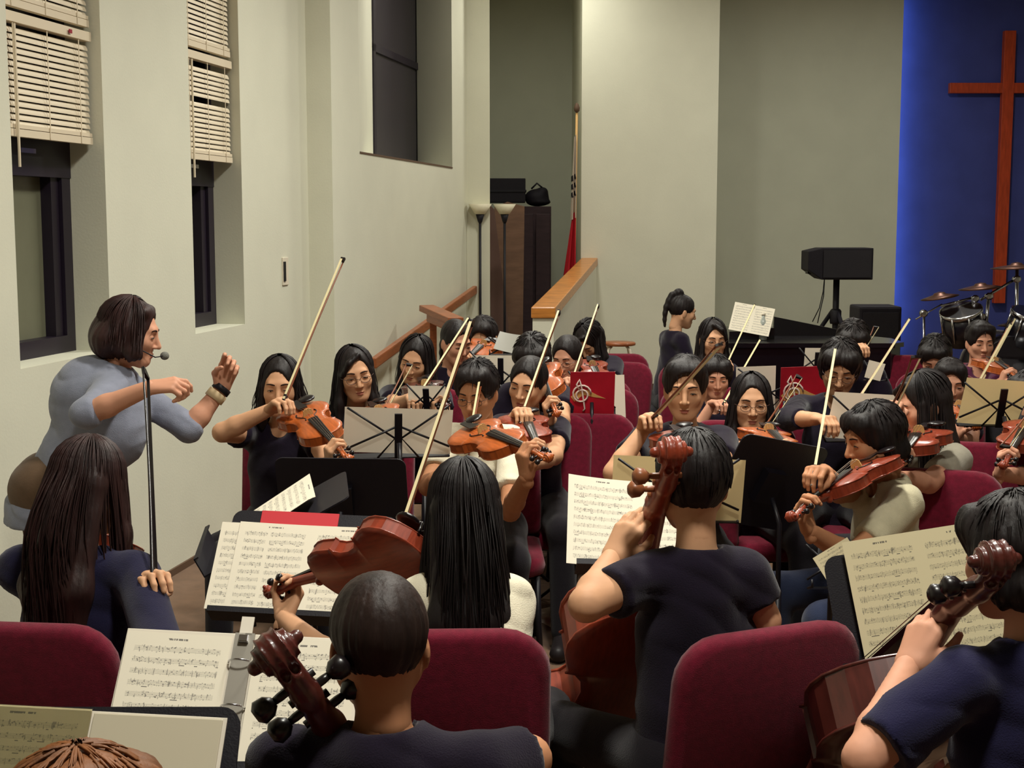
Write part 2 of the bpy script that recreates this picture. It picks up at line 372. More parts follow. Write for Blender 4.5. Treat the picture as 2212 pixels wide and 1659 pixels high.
def blind(w, z0, z1, label, wand, tilt_gap=None, knot=False):
    e = tag(empty('window_blind', wl(sum(w) / 2, -.06, z0)), label, 'blind', 'slatted window blinds')
    L = (w[1] - w[0]) * WN - .03; c = wl(sum(w) / 2, -.06, 0)
    def bx(name, z, hz, dep, m=M_blind, sl=0):
        b = MB(); b.box((-L / 2, -dep / 2, -hz / 2), (L / 2, dep / 2, hz / 2), (wu, nrm(wn + V(0, 0, sl)), nrm(V(0, 0, 1) - wn * sl)), c + V(0, 0, z))
        return b.build(name, m, e)
    bx('headrail', z1 - .02, .04, .045); pitch = .0262; n = int((z1 - .05 - z0 - .035) / pitch)
    me = None
    for i in range(n):
        z = z0 + .05 + i * pitch
        if tilt_gap and abs(z - tilt_gap) < pitch / 2: continue
        if me is None:
            b = MB(); N = 5; vs = []
            for t in (-L / 2, L / 2):
                for k in range(N + 1):
                    s = (k / N - .5) * .025; q = .0022 * (1 - (2 * k / N - 1) ** 2)
                    vs.append(wu * t + V(0, 0, 1) * s * .93 + wn * (-s * .36 + q))
            b.add(vs, [(k, k + 1, N + 2 + k, N + 1 + k) for k in range(N)])
            me = b.mesh('slat', True); me.materials.append(M_blind)
        o = obj('slat', me, None, e); o.location = tuple(c + V(0, 0, z) - V(*e.location))
    bx('bottom_rail', z0 + .012, .03, .03)
    bx('stacked_slats', z0 + .038, .016, .026)
    for t in (-.3, 0, .3):
        MB().box((-.003, -.001, z0), (.003, .001, z1), (wu, wn, V(0, 0, 1)), c + wu * t * L * 1.2 + wn * .017).build('ladder_cord', M_blind, e)
    if wand:
        p = wl(w[0] + .1, -.025, 0)
        MB().tube([p + V(0, 0, z1 - .05), p + V(0, 0, wand)], .006, 6).build('tilt_wand', M_blind, e)
    if knot:
        q = wl(w[0] + .56, -.03, z1 - .02)
        MB().box((-.012, -.002, -.008), (.012, .002, .008), (wu, wn, V(0, 0, 1)), q).build('red_sticker', mat('red_sticker', (150, 30, 50)), e)
blind(w1, 2.115, 2.60, 'lower cream slatted blind in the window behind the conductor', 1.99, knot=True)
blind(w1, 2.625, 3.2, 'upper cream slatted blind in the window behind the conductor', None)
blind(w2, 2.10, 2.655, 'lower cream slatted blind in the narrow window left of the light switch', 2.0, 2.41)
blind(w2, 2.68, 3.3, 'upper cream slatted blind in the narrow window left of the light switch', None)
sw = onplane(615, 586, W0, wn); e = tag(empty('light_switch', sw), 'small white light switch plate with a dark rocker on the left wall', 'light switch')
MB().box((-.05, 0, -.085), (.05, .008, .085), (wu, wn, V(0, 0, 1)), sw).build('plate', M_white_metal, e, bevel=.003)
MB().box((-.045, .008, -.06), (-.012, .014, .06), (wu, wn, V(0, 0, 1)), sw).build('rocker', M_blackmat, e)
# stepped-in wall with the splayed high window
O3 = .165; Y3 = 13.1; p3 = wl(0, O3)
L0 = onplane(777, 325, p3, wn); L1 = onplane(977, 363, p3, wn); zs = (L0[2] + L1[2]) / 2
ya, yb = L0[1], L1[1]
def w3(Y, off, z):  # by world Y of the wall line
    return wl((Y + 0.0) , off, z)
def yfix(p): return np.dot(p - W0, wu) / WN
ya, yb = yfix(L0), yfix(L1)
pp = wl(0, O3 - .42); pa = yfix(onplane(806, 320, pp, wn)); pb = yfix(onplane(902, 330, pp, wn))
mb = MB()
mb.quad(wl(9.04, -.3, 0), wl(9.04, O3, 0), wl(9.04, O3, CEIL), wl(9.04, -.3, CEIL))
mb.quad(wl(9.04, O3, 0), wl(Y3, O3, 0), wl(Y3, O3, zs), wl(9.04, O3, zs))
mb.quad(wl(9.04, O3, zs), wl(ya, O3, zs), wl(ya, O3, CEIL), wl(9.04, O3, CEIL))
mb.quad(wl(yb, O3, zs), wl(Y3, O3, zs), wl(Y3, O3, CEIL), wl(yb, O3, CEIL))
mb.quad(wl(ya, O3, zs), wl(pa, O3 - .42, zs), wl(pa, O3 - .42, CEIL), wl(ya, O3, CEIL))
mb.quad(wl(pb, O3 - .42, zs), wl(yb, O3, zs), wl(yb, O3, CEIL), wl(pb, O3 - .42, CEIL))
mb.quad(wl(ya, O3, zs), wl(yb, O3, zs), wl(pb, O3 - .42, zs), wl(pa, O3 - .42, zs))
XJ = .215
mb.quad(wl(Y3, O3, 0), wl(Y3, O3 + XJ, 0), wl(Y3, O3 + XJ, CEIL), wl(Y3, O3, CEIL))
ja = wl(Y3, O3 + XJ, 0); jb = V(ja[0] - .5, 16.4, 0); mb.quad(ja, jb, jb + V(0, 0, CEIL), ja + V(0, 0, CEIL))
struct(mb.build('wall_left_far', M_wall))
e = struct(empty('window_3', wl((pa + pb) / 2, O3 - .42, zs)))
zb = onplane(850, 122, pp, wn)[2]
for nm, z0, z1 in (('lower_pane', zs, zb - .03), ('upper_pane', zb + .03, CEIL)):
    b = MB(); wallbox(b, pa + .04, pb - .02, O3 - .44, O3 - .425, z0, z1); b.build(nm, M_panedark, e)
b = MB(); wallbox(b, pa, pb, O3 - .44, O3 - .405, zb - .03, zb + .03); b.build('crossbar', M_frame, e)
b = MB(); wallbox(b, pa, pa + .06, O3 - .44, O3 - .405, zs, CEIL); b.build('jamb', M_frame, e)
b = MB(); wallbox(b, pa, pb, O3 - .44, O3 - .405, zs, zs + .02); b.build('sill_rail', M_frame, e)
b = MB(); wallbox(b, ya, yb, O3 - .06, O3 + .004, zs - .012, zs + .001); struct(b.build('trim_1', M_base))
# alcove, pillar, back walls
YP = 14.04; xp0 = ony(1255, 500, YP)[0]; xp1 = ony(1547, 500, YP)[0]
struct(MB().box((-2.2, 16.3, 0), (xp0 + .5, 16.5, CEIL)).build('wall_alcove', M_wallgreen))
struct(MB().box((xp0, YP, 0), (xp1, 16.4, CEIL)).build('wall_pillar', M_wall))
YR = 15.0; xe = ony(1940, 400, YR)[0]
struct(MB().box((xp1, YR, 0), (xe, YR + .12, CEIL)).build('wall_back', M_wallgreen))
YB = YR + .42
struct(MB().box((xp1, YB, 0), (7.4, YB + .15, CEIL)).build('wall_blue', M_blue))
struct(MB().box((xp0, YP - .015, 0), (xp1, YP, .125)).build('baseboard_pillar', M_base))
struct(MB().box((xp1, YR - .015, 0), (xe, YR, .125)).build('baseboard_back', M_base))
# blue light strip fixed behind the free edge of the back wall
e = tag(empty('light_strip', (xe - .12, YR + .2, 0)), 'blue vertical light strip behind the edge of the grey wall', 'lamp')
MB().box((xe - .15, YR + .12, .3), (xe - .09, YR + .15, 4.2)).build('channel', M_white_metal, e)
ld = bpy.data.lights.new('blue_tube', 'AREA'); ld.shape = 'RECTANGLE'; ld.size = .05; ld.size_y = 3.9; ld.energy = 16; ld.color = (.34, .6, 1.0)
lo = bpy.data.objects.new('tube', ld); COL.objects.link(lo); lo.parent = e; lo.location = (.06, -.03, 2.25)
lo.rotation_euler = (math.radians(90), 0, math.radians(0))
# cross on the blue wall
def cb(x0, x1, y0, y1, Y):
    a = ony(x0, y0, Y); b = ony(x1, y1, Y); return a, b
yc = YB - .1
t1 = ony(2183, 66, yc); t2 = ony(2172, 655, yc); h1 = ony(2052, 190, yc)
e = tag(empty('cross', (t1[0], YB - .06, t2[2])), 'tall reddish wooden cross hung on the blue wall', 'cross')
w = .062
MB().box((t1[0] - w, YB - .11, t2[2]), (t1[0] + w, YB - .03, t1[2])).build('upright', M_cross, e, bevel=.006)
MB().box((h1[0], YB - .105, h1[2] - .055), (2 * t1[0] - h1[0], YB - .035, h1[2] + .055)).build('crossbeam', M_cross, e, bevel=.006)
for z in (.8, 2.2): MB().box((t1[0] - .02, YB - .03, t2[2] + z), (t1[0] + .02, YB - .001, t2[2] + z + .05)).build('bracket', M_black, e)
# knee wall with sloping oak cap
n0 = P(1147, 664, 9.95); n1 = P(1200, 664, 9.95); f0 = ony(1256, 557, YP); f1 = ony(1291, 557, YP)
n1[2] = n0[2]; f1[2] = f0[2]; TH = .078
def sh(p, dz, z=None): q = p.copy(); q[2] = z if z is not None else q[2] + dz; return q
mb = MB(); ins = V(.012, 0, 0); bk = V(0, .02, 0)
ring = [n0 + ins + bk, n1 - ins + bk, f1 - ins, f0 + ins]
mb.add([sh(p, 0, 0) for p in ring] + [sh(p, -TH) for p in ring], [(0, 1, 2, 3), (4, 5, 6, 7), (0, 1, 5, 4), (1, 2, 6, 5), (2, 3, 7, 6), (3, 0, 4, 7)])
struct(mb.build('wall_knee', M_wall))
ring = [n0, n1, f1, f0]; mb = MB()
mb.add([sh(p, -TH) for p in ring] + ring, [(0, 1, 2, 3), (4, 5, 6, 7), (0, 1, 5, 4), (1, 2, 6, 5), (2, 3, 7, 6), (3, 0, 4, 7)])
struct(mb.build('trim_2', M_oak, bevel=.008))
# wall handrail
p3n = wl(0, O3 + .07); r0 = onplane(806, 783, p3n, wn); r1 = onplane(1026, 624, p3n, wn)
e = tag(empty('handrail', r0), 'long wooden handrail sloping up along the cream wall', 'handrail')
d = nrm(r1 - r0); up = nrm(np.cross(np.cross(d, V(0, 0, 1)), d)); sd = np.cross(d, up)
MB().box((0, -.022, -.045), (np.linalg.norm(r1 - r0), .022, .03), (d, sd, up), r0).build('rail', M_redwood, e, bevel=.01)
for t in (.1, .5, .9):
    q = r0 + (r1 - r0) * t; MB().tube([q - up * .03, q - up * .06 - wn * .03, q - wn * .069 - up * .06], .01, 6).build('bracket', M_black, e)
a = P(921, 664, 10.6); b = P(985, 692, 10.0)
e = tag(empty('rail_end', (a + b) / 2), 'short flat wooden rail end sticking out beside the handrail', 'rail')
d = nrm(b - a); sd = nrm(np.cross(d, V(0, 0, 1))); up = np.cross(sd, d)
MB().box((0, -.06, -.028), (np.linalg.norm(b - a), .06, .02), (d, sd, up), a).build('rail_board', M_redwood, e, bevel=.008)
MB().box((.12, -.04, -.09), (np.linalg.norm(b - a), .04, -.028), (d, sd, up), a).build('under_rail', M_redwood, e, bevel=.008)
q = a + d * .16; MB().box((q[0] - .025, q[1] - .025, 0), (q[0] + .025, q[1] + .025, q[2] - .05)).build('post', M_redwood, e)
# ------------------------------------------------------------------ string instruments
OUT = [(0, 0), (.006, .2), (.02, .38), (.06, .64), (.12, .86), (.19, .98), (.25, 1.0), (.31, .965), (.36, .88), (.395, .83), (.405, .86), (.415, .72), (.46, .60),
       (.53, .555), (.60, .585), (.645, .67), (.655, .78), (.665, .74), (.70, .765), (.77, .815), (.83, .81), (.89, .745), (.94, .60), (.975, .40), (.99, .24), (1, .12)]
def instrument(kind):
    big = kind == 'cello'
    k = 2.12 if big else 1.0
    BL, hw, rib, arch = (.755, .218, .118, .028) if big else (.356, .104, .032, .014)
    nut = BL + (.285 if big else .131); end = nut + (.215 if big else .108)
    P_ = {}
    ts = np.array(OUT); N = len(ts); M = 9
    def plate(sgn, nm):
        b = MB(); vs = []
        for t, w in ts:
            lb = math.sin(math.pi * min(max(t, 0), 1)) ** .5
            for j in range(M):
                s = -1 + 2 * j / (M - 1); vs.append((s * w * hw * 1.035, t * BL, sgn * (rib / 2 + .002 * k + arch * lb * (1 - abs(s) ** 1.7))))
        fs = [(i * M + j, i * M + j + 1, (i + 1) * M + j + 1, (i + 1) * M + j) for i in range(N - 1) for j in range(M - 1)]
        if sgn < 0: fs = [f[::-1] for f in fs]
        n0 = len(vs); th = .004 * k
        for t, w in ts:
            vs.append((-w * hw * 1.035, t * BL, sgn * (rib / 2 - th * .2))); vs.append((w * hw * 1.035, t * BL, sgn * (rib / 2 - th * .2)))
        for i in range(N - 1):
            fs += [(i * M, (i + 1) * M, n0 + 2 * i + 2, n0 + 2 * i), (i * M + M - 1, n0 + 2 * i + 1, n0 + 2 * i + 3, (i + 1) * M + M - 1), (n0 + 2 * i, n0 + 2 * i + 2, n0 + 2 * i + 3, n0 + 2 * i + 1)]
        b.add(vs, fs); P_[nm] = (b.mesh(nm, True), 'v')
    plate(1, 'top_plate'); plate(-1, 'back_plate')
    b = MB(); vs = []
    for t, w in ts:
        for x, z in ((-w * hw, -rib / 2), (-w * hw, rib / 2), (w * hw, rib / 2), (w * hw, -rib / 2)): vs.append((x, t * BL, z))
    fs = []
    for i in range(N - 1): fs += [(4 * i, 4 * i + 1, 4 * i + 5, 4 * i + 4), (4 * i + 3, 4 * i + 7, 4 * i + 6, 4 * i + 2)]
    fs.append((4 * N - 4, 4 * N - 3, 4 * N - 2, 4 * N - 1))
    b.add(vs, fs); P_['ribs'] = (b.mesh('ribs', False), 'v')
    # neck, pegbox and scroll as one carved piece
    h = .0042 if big else .0024
    z0 = rib / 2; zt = z0 - .006 * k
    f = Fld((-.04 * k, BL - .03 * k, -.05 * k - rib * .6), (.04 * k, end + .02 * k, .05 * k + rib * .5), h)
    f.cone((0, BL - .012 * k, zt - .005 * k), (0, nut - .004 * k, zt + .002 * k), .0135 * k, .0125 * k, .006 * k, clip=[((0, 0, zt + .006 * k), (0, 0, 1))])
    f.cone((0, BL - .004 * k, zt - .004 * k), (0, BL + .006 * k, -rib * .42), .013 * k, .011 * k, .008 * k)
    f.cone((0, nut, zt - .002 * k), (0, nut + .05 * k, zt - .012 * k), .0135 * k, .0105 * k, .006 * k, flat=((1, 0, 0), .9))
    f.cone((0, nut + .045 * k, zt - .012 * k), (0, nut + .078 * k, zt - .018 * k), .011 * k, .010 * k, .006 * k)
    sc_ = V(0, nut + .090 * k, zt - .007 * k)
    f.cone(sc_ - V(.006 * k, 0, 0), sc_ + V(.006 * k, 0, 0), .0175 * k, .0175 * k, .003 * k, clip=[(sc_ + V(.0085 * k, 0, 0), (1, 0, 0)), (sc_ - V(.0085 * k, 0, 0), (-1, 0, 0))])
    f.cone(sc_ - V(.012 * k, 0, 0), sc_ + V(.012 * k, 0, 0), .0115 * k, .0115 * k, .002 * k, clip=[(sc_ + V(.0145 * k, 0, 0), (1, 0, 0)), (sc_ - V(.0145 * k, 0, 0), (-1, 0, 0))])
    f.cone(sc_ - V(.018 * k, 0, 0), sc_ + V(.018 * k, 0, 0), .0055 * k, .0055 * k, .002 * k)
    f.cone((0, nut + .012 * k, zt + .010 * k), (0, nut + .062 * k, zt - .002 * k), .006 * k, .005 * k, .002 * k, sub=True)
    for sx in (-1, 1):  # two flutes over the back of the scroll
        pts = [sc_ + V(sx * .0042 * k, .0195 * k * math.cos(a), .0195 * k * math.sin(a)) for a in np.linspace(-2.2, 1.6, 9)]
        for a_, b_ in zip(pts[:-1], pts[1:]): f.cone(a_, b_, .0036 * k, .0036 * k, .0015 * k, sub=True)
    v, q = f.net(); P_['scroll_and_neck'] = (fastmesh('scroll_and_neck', v, q), 'n')
    b = MB(); fe = nut - (.58 if big else .272); ze = z0 + (.075 if big else .024)
    w0, w1_ = (.016 * k, .010 * k) if big else (.021, .012); t_ = .0055 * k
    vs = []
    for y, z, w in ((fe, ze, w0), (nut, zt + .009 * k, w1_)):
        for s, dz in ((-1, 0), (-.5, .6), (0, .8), (.5, .6), (1, 0)): vs.append((s * w, y, z + dz * .003 * k))
        vs += [(w * .9, y, z - t_), (-w * .9, y, z - t_)]
    b.add(vs, [(i, (i + 1) % 7, 7 + (i + 1) % 7, 7 + i) for i in range(7)] + [tuple(range(7))[::-1], tuple(range(7, 14))])
    P_['fingerboard'] = (b.mesh('fingerboard'), 'e')
    br = BL * .455; bh = (.085 if big else .031); zs_ = z0 + arch
    b = MB(); bw = .021 * k
    poly = [(-bw, 0), (-bw * .45, 0), (-bw * .3, bh * .3), (bw * .3, bh * .3), (bw * .45, 0), (bw, 0), (bw * .95, bh * .35), (bw * .8, bh * .8), (bw * .4, bh), (-bw * .4, bh), (-bw * .8, bh * .8), (-bw * .95, bh * .35)]
    b.prism(poly, -.0022 * k, .0022 * k, (V(1, 0, 0), V(0, 0, 1), V(0, 1, 0)), V(0, br, zs_ - .002)); P_['bridge'] = (b.mesh('bridge'), 'm')
    b = MB(); b.prism([(-.009 * k, .012 * k), (.009 * k, .012 * k), (.02 * k, .105 * k), (-.02 * k, .105 * k)], zs_ + .008 * k, zs_ + .013 * k); P_['tailpiece'] = (b.mesh('tailpiece', bevel=.0015 * k), 'e')
    b = MB()
    for i in range(4):
        s = (i - 1.5) / 1.5
        b.tube([(s * .015 * k, .10 * k, zs_ + .012 * k), (s * bw * .75, br, zs_ + bh * (1.0 - .1 * s * s)), (s * w1_ * .7, nut, zt + .014 * k), (s * .004, nut + .03 * k, zt + .004 * k)], .0006 * k, 4)
    P_['strings'] = (b.mesh('strings'), 's')
    for i in range(4):
        b = MB(); y = nut + (.016 + .015 * i) * k; sd = 1 if i % 2 else -1; z = zt - .004 * k - .0035 * k * i
        b.tube([(-.014 * k * sd, y, z), (.016 * k * sd, y, z), (.021 * k * sd, y, z)], [.0032 * k, .0036 * k, .003 * k], 7)
        b.tube([(.021 * k * sd, y, z), (.026 * k * sd, y, z), (.034 * k * sd, y, z), (.038 * k * sd, y, z)], [.004 * k, .0085 * k, .0095 * k, .005 * k], 9)
        P_['peg%d' % i] = (b.mesh('peg', True), 'e')
    for sx in (-1, 1):
        b = MB(); pts = []
        for j in range(9):
            t = j / 8; pts.append((sx * (.030 + .012 * math.sin((t - .5) * 5) * -1) * k * (1.0), br + (t - .5) * .07 * k, z0 + arch * (.93 if not big else .95) + .0015 * k))
        b.tube(pts, [.0035 * k] + [.0018 * k] * 7 + [.0035 * k], 6); P_['f_hole%d' % sx] = (b.mesh('f_hole', True), 'e')
    if big:
        b = MB(); b.tube([(0, .0, 0), (0, -.02, 0), (0, -.24, 0), (0, -.25, 0)], [.012, .006, .005, .002], 8); P_['endpin'] = (b.mesh('endpin', True), 's')
    else:
        f = Fld((-.08, -.03, 0), (.03, .09, .06), .004)
        f.ell((-.042, .032, zs_ + .012), (.034, .03, .009), .004); f.cone((-.03, -.004, z0), (-.03, .0, zs_ + .012), .004, .004, .004)
        v, q = f.net(); P_['chin_rest'] = (fastmesh('chin_rest', v, q), 'e')
    return P_, dict(BL=BL, nut=nut, end=end, k=k)
VIO, VD = instrument('violin'); CEL, CD = instrument('cello')
_vm = {}
def put_instrument(parts, M, name, label, cat, varnish, group, pegs=None):
    e = tag(empty(name, M=M), label, cat, group)
    for nm, (me, c) in parts.items():
        m = dict(v=varnish, n=varnish, e=M_ebony, m=M_maple, s=M_string)[c]
        if nm.startswith('peg') and pegs: m = pegs
        key = (me.name, m.name)
        if key not in _vm:
            q = me.copy(); q.materials.clear(); q.materials.append(m); _vm[key] = q
        obj({'peg': 'peg', 'f_ho': 'f_hole'}.get(nm[:3] if nm.startswith('peg') else nm[:4], nm), _vm[key], None, e)
    return e
VIOLINS = {}
def violin(pid, tail, scroll, far, hint, label, varnish=None, viola=False, L=.585):
    L = .655 if viola else L; t = P(*tail); s = reach(t, scroll[0], scroll[1], L, far)
    y = nrm(s - t); z = V(*hint); z = nrm(z - y * np.dot(z, y)); x = np.cross(y, z)
    k = L / VD['end']; M = frame(x * k, y * k, z * k, t)
    put_instrument(VIO, M, 'viola' if viola else 'violin', label, 'viola' if viola else 'violin', varnish or M_varn, 'violins and violas being played')
    VIOLINS[pid] = (t, x, y, z, k); return t, x, y, z, k
CELLOS = {}
def cello(pid, scroll, dirv, hint, label, varnish, pegs=None):
    s = P(*scroll); y = -nrm(dirv); z = V(*hint); z = nrm(z - y * np.dot(z, y)); x = np.cross(y, z)
    t = s - y * (CD['nut'] + .09 * CD['k'])
    put_instrument(CEL, frame(x, y, z, t), 'cello', label, 'cello', varnish, 'cellos of the front players', pegs); CELLOS[pid] = (t, x, y, z, 1.0)
# ---- bow
def bow_parts():
    p = {}
    b = MB(); n = 12
    b.tube([(0, .74 * i / n, .006 - .011 * math.sin(math.pi * min(1, i / n)) * .9 + .006 * (i / n)) for i in range(n + 1)], [.0046 - .0018 * i / n for i in range(n + 1)], 7); p['stick'] = (b.mesh('stick', True), M_bowstick)
    b = MB(); b.box((-.0042, .045, -.0185), (.0042, .725, -.0170)); p['bow_hair'] = (b.mesh('bow_hair'), M_bowhair)
    b = MB(); b.prism([(.02, .002), (.02, -.014), (.06, -.019), (.066, -.019), (.066, .002)], -.006, .006, (V(0, 1, 0), V(0, 0, 1), V(1, 0, 0)), V(0, 0, 0)); p['frog'] = (b.mesh('frog', bevel=.0015), M_ebony)
    b = MB(); b.prism([(.72, .010), (.72, -.019), (.727, -.020), (.742, .002), (.742, .014)], -.0045, .0045, (V(0, 1, 0), V(0, 0, 1), V(1, 0, 0)), V(0, 0, 0)); p['tip'] = (b.mesh('tip', bevel=.001), M_ebony)
    b = MB(); b.tube([(0, -.012, .004), (0, .0, .005)], .005, 8); p['screw'] = (b.mesh('screw', True), M_chrome)
    for nm, (me, m) in p.items(): me.materials.append(m)
    return p
BOW = bow_parts(); BOWS = {}
def bow(pid, frog, tip, far, label, hint=(0, -.3, 1), L=.74, dark=False):
    a = P(*frog); t = reach(a, tip[0], tip[1], L, far); y = nrm(t - a); z = V(*hint)
    if abs(np.dot(nrm(z), y)) > .92: z = V(-1, -.3, 0)
    z = nrm(z - y * np.dot(z, y)); x = np.cross(y, z)
    e = tag(empty('bow', M=frame(x, y, z, a)), label, 'bow', 'bows of the string players')
    for nm, (me, m) in BOW.items():
        if dark and nm in ('stick', 'bow_hair'): me = me.copy(); me.materials.clear(); me.materials.append(M_ebony)
        obj(nm, me, None, e)
    BOWS[pid] = (a + y * .03, x, y, z); return BOWS[pid]
# ------------------------------------------------------------------ chair
def chair_parts():
    p = []
    def rr(w, h, r, n=5, top=True):  # rounded-rectangle outline
        o = []
        for cx, cy, a0 in ((w / 2 - r, h / 2 - r, 0), (-w / 2 + r, h / 2 - r, 90), (-w / 2 + .03, -h / 2 + .03, 180), (w / 2 - .03, -h / 2 + .03, 270)):
            q = r if a0 < 180 else .03
            for i in range(n + 1): a = math.radians(a0 + 90 * i / n); o.append((cx + q * math.cos(a), cy + q * math.sin(a)))
        return o
    def cushion(name, w, h, t, r, ax, o):
        b = MB(); prof = [(0, -t / 2, .90), (0, -t * .38, .97), (0, 0, 1), (0, t * .38, .97), (0, t / 2, .90), (0, t * .56, .6), (0, t * .58, .2)]
        out = rr(w, h, r); n = len(out); vs = []
        for _, z, s in prof:
            for x, y in out: vs.append(o + ax[0] * (x - math.copysign((1 - s) * min(abs(x), w * .5), x) if s > .8 else x * s) + ax[1] * (y - math.copysign((1 - s) * min(abs(y), h * .5), y) if s > .8 else y * s) + ax[2] * z)
        fs = [(i * n + k, i * n + (k + 1) % n, (i + 1) * n + (k + 1) % n, (i + 1) * n + k) for i in range(len(prof) - 1) for k in range(n)] + [tuple(range(n))[::-1], tuple(range((len(prof) - 1) * n, len(prof) * n))]
        b.add(vs, fs); p.append((name, b.mesh(name, True), M_maroon))
    ta = math.radians(9); bz = V(0, -math.sin(ta), math.cos(ta)); bn = V(0, math.cos(ta), math.sin(ta))
    cushion('backrest', .475, .44, .055, .10, (V(-1, 0, 0), bz, bn), V(0, -.232, .685))
    cushion('seat', .47, .46, .075, .09, (V(1, 0, 0), V(0, 1, 0), V(0, 0, 1)), V(0, .02, .425))
    for sx in (-1, 1):
        b = MB(); b.tube([(sx * .20, .20, .39), (sx * .205, .215, .2), (sx * .215, .235, 0)], .0125, 8); p.append(('leg', b.mesh('leg', True), M_black))
        b = MB(); b.tube([(sx * .20, -.20, .39), (sx * .21, -.235, .2), (sx * .215, -.285, 0)], .0125, 8); p.append(('leg', b.mesh('leg', True), M_black))
        b = MB(); b.tube([(sx * .20, .20, .385), (sx * .20, -.2, .385), (sx * .20, -.222, .45), (sx * .19, -.232, .58)], .011, 8); p.append(('back_frame', b.mesh('back_frame', True), M_black))
    b = MB(); b.tube([(-.2, -.205, .385), (.2, -.205, .385)], .01, 6).tube([(-.2, .2, .385), (.2, .2, .385)], .01, 6); p.append(('cross_rail', b.mesh('cross_rail', True), M_black))
    b = MB(); b.box((-.2, -.262, .50), (.2, -.252, .56)); p.append(('rear_pocket', b.mesh('rear_pocket', bevel=.003), M_blackmat))
    for nm, me, m in p: me.materials.append(m)
    return p
CHAIR = chair_parts()
def chair(x, y, a, label, group='maroon upholstered chairs'):
    e = tag(empty('stacking_chair', (x, y, 0)), label, 'chair', group); e.rotation_euler = (0, 0, -math.radians(a))
    for nm, me, m in CHAIR: obj(nm, me, None, e)
    return e
# ------------------------------------------------------------------ music stands and sheets
def deskframe(c, face, tilt, roll=0):
    n = az(face) * math.cos(math.radians(tilt)) + V(0, 0, math.sin(math.radians(tilt)))
    u = nrm(V(0, 0, 1) - n * n[2]); r = np.cross(u, n); a = math.radians(roll)
    return r * math.cos(a) + u * math.sin(a), u * math.cos(a) - r * math.sin(a), n
def stand(kind, c, face, tilt, label, w=.49, h=.32, roll=0):
    c = V(*c); r, u, n = deskframe(c, face, tilt, roll); base = V(c[0], c[1], 0) - az(face) * .10
    e = tag(empty('music_stand', base), label, 'music stand', 'music stands'); ax = (r, u, n)
    piv = c - n * .05 - u * .02
    if kind == 'solid':
        rr_ = .03; pl = []
        for cx, cy, a0 in ((w / 2 - rr_, h / 2 - rr_, 0), (-w / 2 + rr_, h / 2 - rr_, 90)):
            for i in range(6): a = math.radians(a0 + 18 * i); pl.append((cx + rr_ * math.cos(a), cy + rr_ * math.sin(a)))
        pl += [(-w / 2, -h / 2), (w / 2, -h / 2)]
        MB().prism(pl, -.012, -.007, ax, c).build('desk', M_blackmat, e)
        MB().box((-w / 2, -h / 2 - .004, -.012), (w / 2, -h / 2, .055), ax, c).build('tray', M_blackmat, e)
        MB().box((-w / 2, -h / 2, .051), (w / 2, -h / 2 + .012, .055), ax, c).build('tray_lip', M_blackmat, e)
        MB().box((-.04, -.06, -.045), (.04, .06, -.012), ax, c).build('desk_bracket', M_black, e)
    else:
        for sx in (-1, 1):
            MB().tube([c + r * (sx * w * .49) + u * h * .5 - n * .008, c - u * (h * .12) + r * sx * .012 - n * .008, c - u * (h * .5) + r * sx * w * .2 - n * .008], .0042, 6).build('upper_arm', M_black, e, True)
            MB().tube([c + r * (sx * w * .5) - u * h * .30 - n * .010, c + r * sx * .012 + u * (h * .10) - n * .010], .0042, 6).build('lower_arm', M_black, e, True)
            MB().tube([c + r * (sx * w * .5) - u * h * .5 - n * .006, c + r * (sx * w * .5) - u * h * .5 + n * .05, c + r * (sx * w * .5) - u * (h * .5 - .02) + n * .05], .004, 6).build('page_hook', M_black, e, True)
        MB().box((-.014, -h * .5, -.022), (.014, h * .38, -.014), ax, c).build('centre_bar', M_black, e)
        MB().box((-w * .5, -h * .5 - .004, -.008), (w * .5, -h * .5, .04), ax, c).build('ledge', M_black, e)
    top = piv - n * .02
    MB().tube([top, V(base[0], base[1], top[2] - .08), V(base[0], base[1], .30)], .0085, 8).build('upper_post', M_black, e, True)
    MB().tube([V(base[0], base[1], .55), V(base[0], base[1], .10)], .0125, 8).build('lower_post', M_black, e, True)
    for i in range(3):
        d = az(face + 60 + 120 * i); MB().tube([V(base[0], base[1], .26), V(base[0], base[1], .12) + d * .14, V(base[0], base[1], .012) + d * .27], .008, 6).build('leg', M_black, e, True)
    return e
def page_mesh(w, h, x0, x1, curl, sgn, wave=0., thin=False):
    nx, ny = 8, 4; vs = []; uvs = []
    for zoff in ((0,) if thin else (0, -.0012)):
        for j in range(ny + 1):
            for i in range(nx + 1):
                s = i / nx; x = x0 + (x1 - x0) * s; t = j / ny
                d = (s if sgn > 0 else 1 - s)
                z = curl * (d ** 2) * (.4 + .6 * t) + wave * math.sin(d * 3.1) * (1 if sgn else 0)
                vs.append((x, -h / 2 + h * t, z + zoff)); uvs.append((s, t))
    n = (nx + 1) * (ny + 1); fs = []; mi = []
    for j in range(ny):
        for i in range(nx):
            a = j * (nx + 1) + i; fs.append((a, a + 1, a + nx + 2, a + nx + 1)); mi.append(0)
            if not thin: fs.append((n + a, n + a + nx + 1, n + a + nx + 2, n + a + 1)); mi.append(1)
    edge = [j * (nx + 1) for j in range(ny + 1)]; 
    me = mesh('page', vs, fs, True, mi); uvl = me.uv_layers.new(name='UVMap')
    for poly in me.polygons:
        for li in poly.loop_indices: uvl.data[li].uv = uvs[me.loops[li].vertex_index]
    return me
